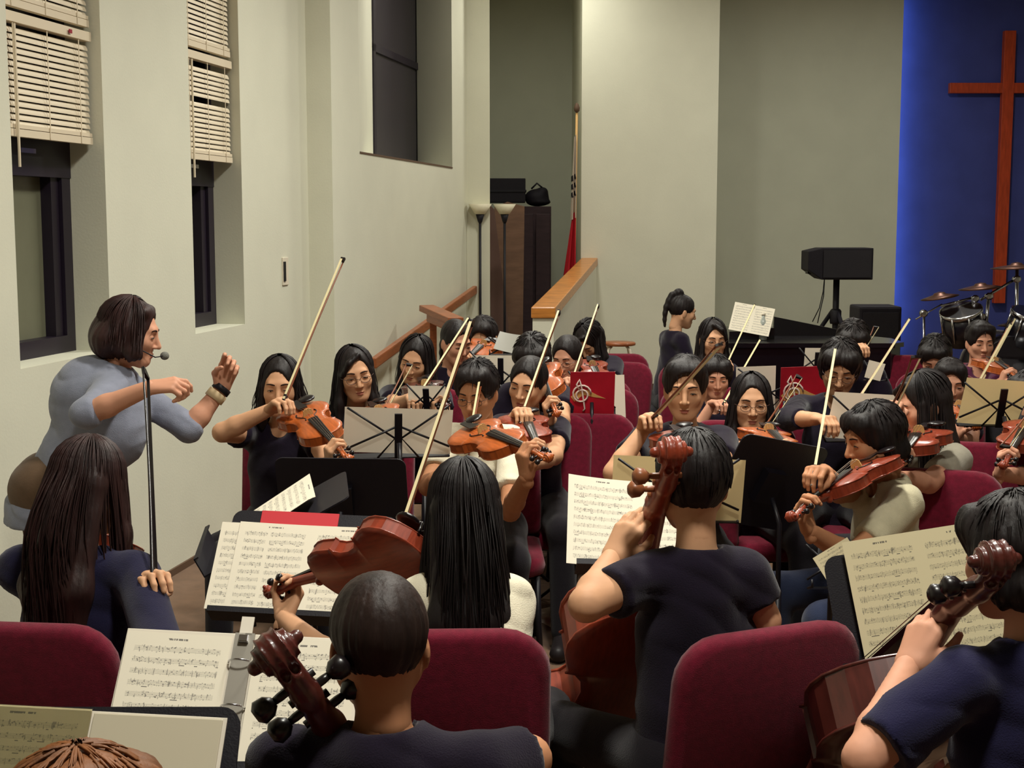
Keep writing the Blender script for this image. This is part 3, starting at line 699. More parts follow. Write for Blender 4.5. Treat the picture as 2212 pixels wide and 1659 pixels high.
def sheets(c, face, tilt, label, pages=2, pw=.216, ph=.279, roll=0, m=None, back=None, curl=.02, off=.006, cat='sheet music', name='sheet_music', wave=0., group='open sheet music', thin=None):
    c = V(*c); r, u, n = deskframe(c, face, tilt, roll); e = tag(empty(name, M=frame(r, u, n, c + n * off)), label, cat, group)
    mm = [m or M_music, back or M_paper]
    if thin: mm = [thin, thin]
    if pages == 1: obj('page', page_mesh(pw, ph, -pw / 2, pw / 2, curl, 1, wave, bool(thin)), mm, e)
    else:
        obj('page', page_mesh(pw, ph, -pw, 0, curl, -1, wave, bool(thin)), mm, e); obj('page', page_mesh(pw, ph, 0, pw, curl, 1, wave, bool(thin)), mm, e)
    return e, (r, u, n)
# ------------------------------------------------------------------ people
def head_template():
    f = Fld((-.1, -.12, -.14), (.1, .13, .13), .0044)
    f.ell((0, -.012, .03), (.075, .094, .086), .02); f.ell((0, .03, -.03), (.061, .06, .082), .03)
    f.ell((0, .056, -.092), (.026, .026, .020), .025)
    for s in (-1, 1):
        f.cone((s * .052, .0, -.045), (s * .018, .058, -.093), .019, .015, .03)
        f.ell((s * .038, .062, -.022), (.022, .020, .022), .022)
        f.ell((s * .0765, -.006, -.012), (.007, .019, .031), .006, R=np.array([[.95, s * .3, 0], [-s * .3, .95, 0], [0, 0, 1]]))
    f.cone((-.03, .078, .026), (.03, .078, .026), .012, .012, .02)
    for s in (-1, 1): f.ell((s * .030, .101, .004), (.019, .017, .012), .014, sub=True)
    for s in (-1, 1): f.ell((s * .031, .0765, .003), (.017, .012, .010), .006)
    f.cone((0, .087, .012), (0, .107, -.030), .0075, .0105, .012)
    for s in (-1, 1): f.ell((s * .0115, .095, -.034), (.008, .009, .0065), .006)
    f.ell((0, .0875, -.0620), (.019, .0075, .0042), .006); f.ell((0, .0858, -.0712), (.0155, .0078, .0050), .006)
    f.cone((-.022, .086, -.0665), (.022, .086, -.0665), .0018, .0018, .003, sub=True); f.ell((0, .096, -.0665), (.022, .006, .0016), .003, sub=True)
    f.cone((0, -.022, -.04), (0, -.032, -.12), .048, .046, .03)
    v, q = f.net(); c = v[q].mean(1); mi = np.zeros(len(q), int)
    lip = (abs(c[:, 0]) < .0195 - abs(c[:, 2] + .0665) * 1.2) & (abs(c[:, 2] + .0668) < .0082) & (c[:, 1] > .083); mi[lip] = 1
    # eyes, lashes, brows
    VS, QS, MI = [v], [q], [mi]; n = len(v)
    def addm(vs, qs, m):
        nonlocal n
        VS.append(np.array(vs)); QS.append(np.array(qs) + n); MI.append(np.full(len(qs), m)); n += len(vs)
    def ellm(c, r, m, N=10, Mm=6):
        vs = [V(*c) + V(r[0] * math.cos(2 * math.pi * k / N) * math.sin(math.pi * (j + .5) / Mm), r[1] * math.sin(2 * math.pi * k / N) * math.sin(math.pi * (j + .5) / Mm), r[2] * math.cos(math.pi * (j + .5) / Mm)) for j in range(Mm) for k in range(N)]
        qs = [(j * N + k, (j + 1) * N + k, (j + 1) * N + (k + 1) % N, j * N + (k + 1) % N) for j in range(Mm - 1) for k in range(N)]
        addm(vs, qs, m)
    def tubem(pts, r, m, N=6):
        b = MB().tube(pts, r, N, caps=False); addm(b.v, b.f, m)
    for s in (-1, 1):
        ellm((s * .031, .0835, .0005), (.0120, .0060, .0030), 2); ellm((s * .031, .0864, -.0002), (.0048, .0033, .0030), 3)
        tubem([(s * (.031 + .0145 * t), .0893 - .0065 * t * t - (.001 if t * s > 0 else 0), .0036 - .0042 * abs(t) ** 2.2) for t in np.linspace(-1, 1, 7)], [.0006, .0016, .002, .0021, .002, .0017, .0008], 3)
        tubem([(s * (.012 + .038 * t), .0925 - .012 * t * t, .0255 + .006 * math.sin(t * 2.4) - .003 * t) for t in np.linspace(0, 1, 6)], [.0022, .0034, .0036, .003, .0022, .001], 4)
    return np.concatenate(VS), np.concatenate(QS), np.concatenate(MI)
HV, HQ, HM = head_template()
def hand_template(curl, thumb=.35, spread=1.0):
    f = Fld((-.09, -.03, -.1), (.06, .2, .05), .0036)
    kn = [(-.030, .082, 0), (-.0105, .088, .003), (.009, .085, .002), (.0265, .076, -.002)]; ln = [(.040, .024, .019), (.044, .028, .020), (.041, .026, .019), (.032, .020, .017)]
    f.cone((0, -.02, 0), (0, .005, 0), .025, .025, .012, flat=((0, 0, 1), .78))
    for i, kp in enumerate(kn):
        f.cone((kp[0] * .55, .008, 0), kp, .0145, .0118, .012); p = V(*kp); a = 0; sp = kp[0] * 2.2 * spread
        for j, l in enumerate(ln[i]):
            a += curl[j] if not isinstance(curl[0], (list, tuple)) else curl[i][j]
            d = nrm(V(sp * .35 * math.cos(math.radians(a)), math.cos(math.radians(a)), -math.sin(math.radians(a)))); q = p + d * l
            f.cone(p, q, .0098 - .0011 * j, .0090 - .0011 * j, .004); p = q
    t0 = V(-.020, .015, -.006); t1 = V(-.044, .048, -.018); t2 = t1 + nrm(V(-.2 + thumb * .6, .8, -.35 - thumb)) * .034; t3 = t2 + nrm(V(.1 + thumb, .75, -.3 - thumb)) * .026
    f.cone(t0, t1, .0175, .0118, .012); f.cone(t1, t2, .0112, .0098, .006); f.cone(t2, t3, .0098, .0078, .004)
    return f.net()
HANDS = dict(grip=hand_template((48, 62, 40), .5), bow=hand_template((42, 50, 28), .75, .6), relaxed=hand_template((18, 24, 14), .15), conduct=hand_template(((22, 40, 28), (38, 60, 40), (46, 66, 44), (48, 66, 44)), .6),
             reach=hand_template(((6, 14, 10), (14, 22, 14), (20, 28, 18), (26, 34, 20)), -.1, 1.6))
def limb(a, t, l1, l2, hint):
    """elbow for shoulder a, wrist t"""
    d = np.linalg.norm(t - a); s = max(1., d / ((l1 + l2) * .985)); l1 *= s; l2 *= s
    x = (d * d + l1 * l1 - l2 * l2) / (2 * d); h = math.sqrt(max(l1 * l1 - x * x, 1e-4)); w = nrm(t - a); hh = nrm(hint - w * np.dot(hint, w)); return a + w * x + hh * h
def headrot(a, pitch, roll):
    ar, p = math.radians(a), math.radians(pitch); fw = V(math.sin(ar) * math.cos(p), math.cos(ar) * math.cos(p), -math.sin(p)); rt = V(math.cos(ar), -math.sin(ar), 0); up = np.cross(rt, fw)
    r = math.radians(roll); rt, up = rt * math.cos(r) + up * math.sin(r), up * math.cos(r) - rt * math.sin(r)
    return np.stack([rt, fw, up])  # rows
def hair_mesh(style, R, sc, seed, h):
    """in head space; R rows = head axes so that long hair hangs in the true vertical"""
    g = R @ V(0, 0, -1)  # gravity in head space
    lo, hi = V(-.17, -.2, -.16), V(.17, .14, .15)
    L = dict(long=.36, verylong=.52, longback=.42, bob=.0, mid=.17).get(style, 0)
    if L: lo = np.minimum(lo, g * (L + .08) - .14); hi = np.maximum(hi, g * (L + .08) + .12)
    f = Fld(lo, hi, h); rs = random.Random(seed)
    if style in ('short', 'spiky', 'buzz'):
        e = .006 if style == 'buzz' else .013
        f.ell((0, -.014, .036), (.077 + e, .097 + e, .087 + e * 1.25), .02)
        if style != 'buzz': f.cone((-.045, .050, .088), (.045, .048, .090), .028, .028, .03)
        f.ell(((seed % 3 - 1) * .012, .100, -.032), (.076, .063, .117), .010, sub=True)
        for s in (-1, 1): f.ell((s * .085, .035, -.062), (.05, .06, .05), .012, sub=True); f.ell((s * .082, -.008, -.02), (.02, .024, .034), .008, sub=True)
        f.cut((0, -.04, -.070 if style != 'spiky' else -.078), (0, .35, -1))
    elif style == 'mop':
        f.ell((0, -.020, .036), (.093, .108, .096), .02); f.cone((-.05, .052, .074), (.05, .052, .074), .034, .034, .03)
        for s in (-1, 1): f.cone((s * .064, -.008, .0), (s * .060, -.03, -.065), .030, .024, .03)
        f.ell((0, -.075, -.05), (.075, .045, .05), .03)
        f.ell(((seed % 3 - 1) * .012, .104, -.040), (.071, .066, .104), .010, sub=True)
        f.cut((0, -.04, -.10), (0, .25, -1))
    elif style in ('pony', 'bun', 'tied'):
        f.ell((0, -.014, .036), (.082, .103, .095), .02); f.ell((0, .102, -.030), (.073, .062, .124), .010, sub=True)
        for s in (-1, 1): f.ell((s * .084, .02, -.065), (.045, .05, .055), .012, sub=True)
        f.cut((0, -.04, -.075), (0, .5, -1))
        if style == 'bun': f.ell((0, -.06, .135), (.036, .04, .034), .015); p = V(0, -.105, .11)
        else: p = V(0, -.118, .03 if style == 'tied' else .06)
        q = p
        for i in range(5):
            w = nrm(g + V(0, -.55 + i * .15, 0) * (1 if i < 3 else .2)); n_ = q + w * .05; f.cone(q, n_, .027 - .003 * i, .025 - .004 * i, .012); q = n_
    else:
        f.ell((0, -.016, .036), (.082, .104, .094), .02)
        if style in ('long', 'verylong', 'mid', 'fringe', 'longfringe'): pass
        LL = L if L else (.075 if style == 'bob' else .34)
        bang = style in ('bob',)
        if style == 'bob':
            f.ell((0, -.034, -.012), (.099, .108, .098), .03); f.cone((-.045, .044, .092), (.05, .042, .088), .020, .020, .02)
        f.ell(((seed % 3 - 1) * .014, .104, -.030), (.070, .066, .134 if style != 'bob' else .118), .010, sub=True)
        for s in (-1, 1):
            a = V(s * .070, .028, .012); b1 = a + g * min(LL, .13) + V(s * .008, -.008, 0); b2 = a + g * LL + V(s * .012, -.02, 0)
            f.cone(a, b1, .020, .027, .02, flat=((1, 0, 0), .75)); f.cone(b1, b2, .027, .020, .02, flat=((1, 0, 0), .8))
        px_ = (seed % 3 - 1) * .018; f.cone((px_, .085, .098), (px_ * .6, .02, .134), .007, .007, .006, sub=True); f.cone((px_ * .6, .02, .134), (0, -.05, .130), .006, .004, .006, sub=True)
        if style in ('long', 'mid') and seed % 2 == 0:
            sb = 1 if seed % 4 else -1; f.cone((-sb * .018, .066, .104), (sb * .030, .080, .074), .012, .013, .012); f.cone((sb * .030, .080, .074), (sb * .064, .058, .018), .013, .010, .012)
        bk = V(0, -.078, .0)
        for sx in (-.045, 0, .045):
            db = .085 if style == 'verylong' else .03; a = bk + V(sx, abs(sx) * .5, 0); b1 = a + g * LL * .5 + V(sx * .25, -db, 0); b2 = a + g * (LL * (1.0 + .06 * rs.uniform(-1, 1))) + V(sx * .3, -db - .01, 0)
            f.cone(a, b1, .044, .046, .03, flat=((0, 1, 0), .8)); f.cone(b1, b2, .046, .022, .03, flat=((0, 1, 0), .75))
    v, q = f.net()
    if len(v):
        # strand ridges and ragged ends
        cen = V(0, -.015, .03); d = v - cen; ph = np.arctan2(d[:, 0], -d[:, 1]); hang = v @ g
        amp = .0022 if style not in ('spiky', 'mop') else .0035
        rd = np.sin(ph * 23 + 3 * np.sin(ph * 5 + seed) + hang * 12) * .6 + np.sin(ph * 41 + seed * 2 + hang * 20) * .4
        rad = d - np.outer(d @ g, g); rad /= (np.linalg.norm(rad, axis=1)[:, None] + 1e-6)
        v = v + rad * (rd * amp)[:, None] + d * (vnoise(v, 45 + seed % 7) * (.012 if style not in ('spiky', 'mop') else .045))[:, None]
        if L or style in ('bob', 'mop'):
            tail = np.clip((hang - (L * .55 if L else .06)) / .15, 0, 1); v = v + np.outer(tail * (.022 * np.sin(ph * 13 + seed) + .012 * np.sin(ph * 29)), g)
    return v, q
def strand_mesh(style, R, seed, n):
    g = R @ V(0, 0, -1); rs = random.Random(seed + 3); cen = V(0, -.016, .036); b = MB()
    L = dict(long=.36, verylong=.52, bob=.10, mid=.2).get(style, 0)
    er = dict(bob=(.100, .112, .100), mop=(.094, .112, .099), short=(.088, .108, .102), spiky=(.088, .108, .104), buzz=(.081, .101, .092)).get(style, (.086, .108, .099))
    for i in range(n):
        ph = rs.uniform(-math.pi, math.pi); k = rs.uniform(.985, 1.03); pts = []
        def on(th, k): return cen + V(er[0] * math.sin(th) * math.sin(ph), -er[1] * math.sin(th) * math.cos(ph), er[2] * math.cos(th)) * k
        if L:
            if abs(ph) > 2.25:
                continue
            for t in np.linspace(.12, 1.5, 6): pts.append(on(t, k))
            p = pts[-1]; ln = L * rs.uniform(.6, 1.12); w = rs.uniform(0, 6); back = math.cos(ph) > .2 and style == 'verylong'
            for t in np.linspace(.15, 1, 6):
                pts.append(p + g * ln * t + V(.014 * math.sin(w + 4 * t) * t + math.sin(ph) * .03 * t, (-.10 * math.sin(min(1, t * 1.6) * 1.57) if back else -.01 * t) * max(0, math.cos(ph)), 0))
            rr = [.0026] * 6 + [.0026, .0026, .0024, .002, .0014, .0006]
        else:
            t0 = rs.uniform(.05, 1.75 if abs(ph) < 1.3 else 1.05); lf = dict(spiky=.10, mop=.05, short=.06, buzz=.012).get(style, .01); dl = rs.uniform(.25, .5)
            if style == 'buzz': dl *= .4
            for j, t in enumerate(np.linspace(0, 1, 4)): pts.append(on(t0 + dl * t, 1.0 + lf * t * rs.uniform(.3, 1)))
            rr = [.003, .0028, .002, .0006]
        b.tube(pts, rr, 3, caps=False)
    return np.array(b.v).reshape(-1, 3), np.array([f for f in b.f], int).reshape(-1, 4)
PEOPLE = {}
def person(pid, label, cx, cy, D, a, pitch=10, roll=0, b=None, sc=1.0, hair='long', hc='black', shirt='black', sleeve=.55, pants='trousers', skin=None, glasses=False,
           R=None, L=None, lean=.06, hipx=0., hip=None, stand_up=False, h=.012, shw=.134, girth=1.0, collar=False, group='young musicians', knees=None, legs=True, torso=None, necklen=.085, handR='bow', handL='grip', legspread=.5):
    b = a if b is None else b; sk = skin or M_skin
    s = sc * .955; C = P(cx, cy + .006 * F / D, D); Rm = headrot(a, pitch, roll)
    hw = lambda p: C + (V(*p) * s) @ Rm
    fw, rt, up = az(b), V(math.cos(math.radians(b)), -math.sin(math.radians(b)), 0), V(0, 0, 1)
    nj = hw((0, -.03, -.085)); Nb = nj - up * necklen * s - fw * (.012 * s)
    hipc = V(*hip) if hip is not None else V(Nb[0], Nb[1], 0) - fw * lean + rt * hipx + up * .535
    root = empty('person', (hipc[0], hipc[1], 0)); tag(root, label, 'person', group); Lo = V(*root.location)
    sh = {1: Nb - up * .045 * s + rt * shw * s, -1: Nb - up * .045 * s - rt * shw * s}
    chest = Nb - up * .17 * s + (hipc - Nb) * .05 + fw * .012; waist = hipc * .62 + chest * .38
    # arms
    arms = {}
    for side, spec, nm in ((1, R, 'R'), (-1, L, 'L')):
        spec = dict(spec or {}); hand = handR if side > 0 else handL
        S0 = sh[side]
        if 'vio' in spec:
            t, x, y, z, k = VIOLINS[spec['vio']]; f_ = spec.get('at', .45); np_ = t + y * f_ * k + z * .012
            wr = np_ + x * .040 - z * .086 + y * .004; fd, dd = nrm(z + x * -.10), x
        elif 'cel' in spec:
            t, x, y, z, k = CELLOS[spec['cel']]; np_ = t + y * spec['at'] + z * .075; wr = np_ - x * (.11 * spec.get('sx', 1)) - z * .015; fd = nrm(x * spec.get('sx', 1) + z * .15); dd = z
        elif 'bow' in spec:
            fp, x, y, z = BOWS[spec['bow']]; fd = nrm(nrm(fp - S0) * .8 + V(*spec.get('fd', (0, 0, .0)))); dd = nrm(V(0, 0, 1) - fd * fd[2] + .0001)
            wr = fp - fd * .092 + dd * .022
        elif 'w' in spec: wr = P(*spec['w']); fd = dd = None
        else:
            wr = hipc + fw * .30 * s + rt * side * .10 + up * .12; fd = fw; dd = up; hand = 'relaxed'
        if 'hand' in spec: hand = spec['hand']
        if 'e' in spec: el = P(*spec['e'])
        else: el = limb(S0, wr, .27 * s, .235 * s, V(0, 0, -1) + rt * side * spec.get('out', .55) - fw * spec.get('back', .0))
        if 'fd' in spec and 'bow' not in spec: fd = nrm(V(*spec['fd']))
        if 'dd' in spec: dd = nrm(V(*spec['dd']))
        if fd is None: fd = nrm(wr - el)
        if dd is None: dd = V(0, 0, 1)
        dd = nrm(dd - fd * np.dot(dd, fd)); arms[side] = (S0, el, wr, fd, dd, hand)
    # legs
    lg = {}
    for side in (1, -1):
        hj = hipc + rt * side * .085 * s
        if stand_up: kn = hj - up * (hipc[2] * .47) + fw * .03; an = V(hj[0], hj[1], .08) + rt * side * .03
        else:
            kd = nrm(fw + rt * side * legspread * .6); kn = hj + kd * .40 * s; kn[2] = .50
            if knees and side in knees: kn = P(*knees[side]); kd = nrm((kn - hj) * V(1, 1, 0))
            an = kn + kd * .03; an[2] = .085
        lg[side] = (hj, kn, an)
    allp = [hw((0, 0, .02)), Nb, hipc] + [q for v in arms.values() for q in v[:3]] + ([q for v in lg.values() for q in v] if legs else [])
    lo = np.min(allp, 0) - .2; hi = np.max(allp, 0) + .2; lo[2] = max(lo[2], -.01)
    A0 = (fw, .70)
    # body: one continuous skin
    f = Fld(lo, hi, h)
    f.cone(hipc, waist, .125 * s, .105 * s, .04, A0); f.cone(waist, chest, .105 * s, .128 * s, .04, A0)
    f.cone(sh[1] - rt * .03 * s, sh[-1] + rt * .03 * s, .048 * s, .048 * s, .05)
    f.cone(Nb - up * .05, hw((0, -.03, -.09)), .053 * s, .046 * s, .03)
    for side, (S0, el, wr, fd, dd, hand) in arms.items():
        f.cone(S0, el, .047 * s, .040 * s, .02); m_ = el + (wr - el) * .3; f.cone(el, m_, .038 * s, .039 * s, .015); f.cone(m_, wr, .039 * s, .0265 * s, .015)
    if legs:
        for side, (hj, kn, an) in lg.items(): f.cone(hj, kn, .07 * s, .052 * s, .03); f.cone(kn, an, .05 * s, .036 * s, .02)
    v, q = f.net(); VS, QS, MI = [v], [q], [np.zeros(len(q), int)]; n = len(v)
    VS.append(C + (HV * s) @ Rm); QS.append(HQ + n); MI.append(HM); n += len(HV)
    for side, (S0, el, wr, fd, dd, hand) in arms.items():
        hv, hq = HANDS[hand]; X = np.cross(fd, dd) * (1 if side > 0 else -1)
        VS.append(wr + (hv * s) @ np.stack([X, fd, dd])); QS.append((hq if side > 0 else hq[:, ::-1]) + n); MI.append(np.zeros(len(hq), int)); n += len(hv)
    obj('body', fastmesh('body', np.concatenate(VS) - Lo, np.concatenate(QS), np.concatenate(MI)), [sk, M_lip, M_eyew, M_dark, M_browm], root)
    # shirt
    f = Fld(lo, hi, h); gi = girth
    fl = (fw, .74); bot = hipc - up * (.06 if not stand_up else .10)
    f.cone(bot, waist, (.155 if not stand_up else .178) * s * gi, .130 * s * gi, .05, fl, clip=[(bot - up * .02, -up)]); f.cone(waist, chest, .130 * s * gi, .150 * s * (.5 + gi * .5), .05, fl)
    f.cone(sh[1] - rt * .03 * s, sh[-1] + rt * .03 * s, .058 * s, .058 * s, .05); f.cone(Nb - up * .03 * s, Nb - up * .08 * s, .085 * s, .10 * s, .04)
    if torso:
        for (px, r_) in torso: f.ell(P(*px), r_, .06)
    for side, (S0, el, wr, fd, dd, hand) in arms.items():
        if sleeve <= 1:
            e_ = S0 + (el - S0) * sleeve; d = nrm(el - S0); f.cone(S0, S0 + (el - S0) * (sleeve + .12), .061 * s, .064 * s, .03, clip=[(e_, d)])
        else:
            f.cone(S0, el, .059 * s, .051 * s, .03); t_ = min(sleeve - 1, 1.0); e_ = el + (wr - el) * t_; f.cone(el, el + (wr - el) * (t_ + .08), .050 * s, (.050 - .012 * t_) * s, .02, clip=[(e_, nrm(wr - el))])
    # open the neckline
    f.cone(Nb + up * .004 + fw * .012, Nb + up * .13, .056 * s, .062 * s, .016, sub=True)
    f.ell(Nb - up * .018 * s + fw * .085 * s, (.04 * s, .04 * s, .036 * s), .02, sub=True)
    v, q = f.net()
    fo = np.abs(np.sin(v @ (up * 34 + rt * 15) + 2.5 * vnoise(v, 9))) ** .6 * .007 + vnoise(v, 26) * .005
    v = v + (fo[:, None] * (nrm(rt * .5 - fw)))
    so = obj('shirt', fastmesh('shirt', v - Lo, q), M_cloth[shirt], root)
    if legs:
        f = Fld(V(lo[0], lo[1], 0), V(hi[0], hi[1], hipc[2] + .2), max(h, .012))
        f.cone(hipc - rt * .06 * s, hipc + rt * .06 * s, .112 * s * gi, .112 * s * gi, .04)
        for side, (hj, kn, an) in lg.items(): f.cone(hj, kn, .088 * s, .068 * s, .04); f.cone(kn, an, .064 * s, .054 * s, .03)
        v, q = f.net(); obj('trousers', fastmesh('trousers', v - Lo, q), M_cloth[pants], root)
        for side, (hj, kn, an) in lg.items():
            d = fw; b_ = Fld(np.minimum(an - .12, an + d * .2 - .1), np.maximum(an + .12, an + d * .2 + .1), .012)
            t0 = V(an[0], an[1], .045) - d * .045; b_.cone(t0, t0 + d * .2 - up * .008, .044, .036, .01, clip=[((0, 0, .004), (0, 0, -1))]); b_.cone(V(an[0], an[1], .05), V(an[0], an[1], .10), .042, .04, .02)
            v, q = b_.net(); obj('shoe', fastmesh('shoe', v - Lo, q), M_shoe, root)
    v, q = hair_mesh(hair, Rm, s, hash(pid) % 97 if not isinstance(pid, int) else pid * 7, .0062 if D < 6.3 else .0078)
    if hair not in ('buzz', 'bun', 'tied', 'pony'):
        v2, q2 = strand_mesh(hair, Rm, pid * 5, 260 if D < 4 else 150 if D < 6.2 else 90); q = np.concatenate([q, q2 + len(v)]); v = np.concatenate([v, v2])
    obj('hair', fastmesh('hair', C + (v * s) @ Rm - Lo, q), M_hair[hc], root)
    if glasses:
        bld = MB()
        for sx in (-1, 1):
            pts = [(sx * .031 + .0225 * math.cos(t), .1005 - .006 * abs(math.cos(t)) ** 2, -.003 + .0155 * math.sin(t)) for t in np.linspace(0, 2 * math.pi, 15)]
            bld.tube(pts, .0012, 5, caps=False); bld.tube([(sx * .053, .097, .004), (sx * .074, .06, .006), (sx * .078, -.002, .0)], .0012, 5)
        bld.tube([(-.009, .101, .0), (0, .108, .003), (.009, .101, .0)], .0012, 5)
        bld.v = [C + (p_ * s) @ Rm for p_ in bld.v]; bld.build('glasses', M_lens, root, True)
    PEOPLE[pid] = dict(root=root, C=C, R=Rm, hip=hipc, fw=fw, rt=rt, arms=arms, sh=sh, Nb=Nb, s=s, b=b)
    return PEOPLE[pid]
def seat_for(pid, label, da=0, back=0.0, side=0.0):
    p = PEOPLE[pid]; q = p['hip'] - p['fw'] * back + p['rt'] * side; return chair(q[0], q[1], p['b'] + da, label)
# ------------------------------------------------------------------ instruments in hands
FR = (0.1, -.75, .75)
violin(2, (212, 1165, 3.55), (276, 1240), True, (.3, .2, 1), 'violin held by the long-haired girl in the navy hoodie', M_varnred)
violin(3, (915, 1180, 3.32), (572, 1283), True, (.15, .8, .45), 'reddish brown viola of the long-haired girl in white, back turned to us', M_varnred, viola=True)
violin(5, (640, 884, 5.42), (757, 996), False, FR, 'violin of the girl whose bow arm hides her face')
violin(6, (800, 886, 5.85), (884, 955), False, FR, 'violin of the long-haired girl in glasses next to the wall')
violin(7, (905, 832, 6.75), (965, 880), False, FR, 'dark violin of the girl whose fringe falls over one eye', M_varndark)
violin(9, (1058, 742, 8.1), (996, 790), False, (0, -.75, .7), 'orange violin of the player furthest back by the handrail')
violin(10, (1002, 934, 5.02), (1192, 992), False, (.1, -.75, .75), 'violin of the boy in the white T-shirt with glasses')
violin(11, (1124, 902, 5.75), (1172, 990), False, FR, 'violin of the dark-shirted player right behind the boy in white', M_varnred)
violin(12, (1160, 798, 6.3), (1205, 898), False, (-.2, -.8, .6), 'orange violin beside the red folder with the musical motif')
violin(14, (1268, 782, 8.1), (1310, 850), False, FR, 'violin behind the top edge of the red folder', M_varnred)
violin(18, (1450, 940, 4.98), (1566, 1022), False, (.1, -.85, .6), 'violin under the chin of the boy facing us with closed eyes', M_varnred)
violin(19, (1640, 934, 5.5), (1714, 985), False, FR, 'violin of the girl in glasses behind the black stand')
violin(20, (1850, 882, 5.65), (1912, 935), False, FR, 'violin of the bowed-head boy in glasses')
violin(21, (1912, 998, 4.55), (1702, 1122), False, (-.1, .38, .95), 'violin of the boy in the off-white shirt seen from the side', M_varnred)
violin(22, (2002, 936, 5.05), (1938, 1004), False, (-.35, -.6, .7), 'red violin under the chin of the long-haired player in profile', M_varnred)
violin(23, (2052, 880, 6.3), (2110, 925), False, FR, 'violin of the small boy behind the tan folder')
violin(24, (2128, 784, 7.95), (2200, 818), False, FR, 'violin of the player in purple by the drum kit')
violin(26, (2235, 915, 5.5), (2165, 1010), False, (-.3, -.5, .8), 'violin cut by the right edge of the picture', M_varnred)

bow(2, (332, 1275, 3.22), (313, 800), True, 'upright dark bow of the girl in the navy hoodie', (0, -1, 0), dark=True)
bow(3, (862, 1165, 3.75), (1022, 690), True, 'pale bow rising from the viola past the boy in white', (.25, 1, 0))
bow(5, (606, 888, 5.25), (743, 556), True, 'bow raised high against the wall by the leftmost violinist', (.25, 1, 0))
bow(6, (800, 930, 5.6), (884, 786), True, 'bow of the long-haired girl in glasses next to the wall', (.25, 1, 0))
bow(7, (890, 880, 6.3), (1014, 688), True, 'bow rising above the small grey-backed music sheet', (.25, 1, 0))
bow(9, (1028, 806, 7.7), (1060, 700), True, 'small bow of the player furthest back by the handrail', (.25, 1, 0))
bow(10, (1001, 1048, 4.9), (1048, 776), True, 'bow in front of the face of the boy in the white T-shirt', (.25, 1, 0))
bow(11, (1126, 908, 5.55), (1209, 672), True, 'bow with its tip reaching up to the oak wall cap', (.25, 1, 0))
bow(13, (1233, 836, 7.0), (1293, 659), True, 'bow with dark tip left of the wooden stool', (.25, 1, 0))
bow(16, (1566, 796, 7.7), (1630, 660), True, 'bow in front of the sheet on the piano', (.25, 1, 0))
bow(17, (1556, 884, 6.7), (1641, 736), True, 'short-looking bow in front of the black piano', (.25, 1, 0))
bow(18, (1400, 912, 4.95), (1553, 744), False, 'bow raised in the hand of the boy with closed eyes', (-.2, -1, .3))
bow(19, (1612, 980, 5.3), (1726, 812), True, 'bow crossing the red folder with the treble clef', (.25, 1, 0))
bow(20, (1832, 895, 5.4), (1963, 690), True, 'bow slanting up towards the black speaker box', (.25, 1, 0))
bow(21, (1755, 1042, 4.25), (1804, 756), True, 'bow held upright by the boy in the off-white shirt', (.25, 1, 0))
bow(22, (1922, 888, 4.9), (1978, 770), False, 'bow of the long-haired player in profile', (.25, 1, 0))
bow(23, (2052, 934, 5.9), (2182, 700), True, 'bow slanting up in front of the tan folder', (.25, 1, 0))
bow(24, (2100, 862, 7.6), (2192, 688), True, 'bow of the player in purple by the drum kit', (.25, 1, 0))
bow(26, (2262, 832, 5.35), (2168, 966), False, 'bow tip cut by the right edge of the picture', (.2, 1, 0))
bow(29, (1860, 756, 7.2), (1892, 706), True, 'bow of the player hidden behind the boy with the bowed head', (.25, 1, 0))

cello(4, (612, 1432, 2.08), (.40, .50, -.86), (-.45, .75, .2), 'dark cello whose scroll stands before the open white binder', M_varndark)
cello(27, (1456, 1000, 3.02), (-.07, .64, -.77), (-.1, .75, .6), 'brown cello of the short-haired boy in the middle', M_varnred, mat('peg_brown', (140, 84, 52), .35, .4))
cello(28, (2160, 1245, 2.40), (-.05, .755, -.65), (-.1, .65, .75), 'cello of the player in navy at the right edge', M_varndark)

# ------------------------------------------------------------------ the people
person(1, 'conductor in a grey sweater with pushed-up sleeves, both arms raised', 283, 716, 4.86, 86, pitch=12, b=80, hair='bob', hc='conductor', shirt='grey', sleeve=1.12, pants='brownpants', skin=M_skin2,
       hip=P(98, 1050, 4.86), stand_up=True, h=.009, shw=.150, girth=1.08, group='adults', R=dict(w=(322, 838, 4.48), e=(192, 893, 4.50), fd=(.9, .1, .12), dd=(0, -.45, .9), hand='conduct'),
       L=dict(w=(480, 838, 5.02), e=(410, 926, 4.98), fd=(.35, 0, .95), dd=(-.1, .6, 0), hand='conduct'), torso=[((228, 925, 4.86), (.13, .13, .14)), ((200, 860, 4.86), (.14, .15, .15))], necklen=.07)
person(2, 'girl with very long dark brown hair and navy hoodie seen from behind', 195, 1048, 3.4, 24, pitch=12, hair='verylong', hc='brown', shirt='hoodie', sleeve=1.95, h=.010, lean=.05, b=12, shw=.165, girth=1.15,
       L=dict(vio=2), R=dict(bow=2, e=(345, 1400, 3.1), fd=(0, .0, .9)))
person(3, 'girl with waist-long black hair and white T-shirt playing the viola', 1000, 1098, 3.3, -10, pitch=6, hair='verylong', shirt='white', sleeve=.8, h=.010, b=2, shw=.112,
       L=dict(vio=3, e=(728, 1440, 3.35), at=.50), R=dict(w=(1060, 1400, 3.6), e=(1085, 1410, 3.2), hand='relaxed'), lean=.05, girth=1.18)
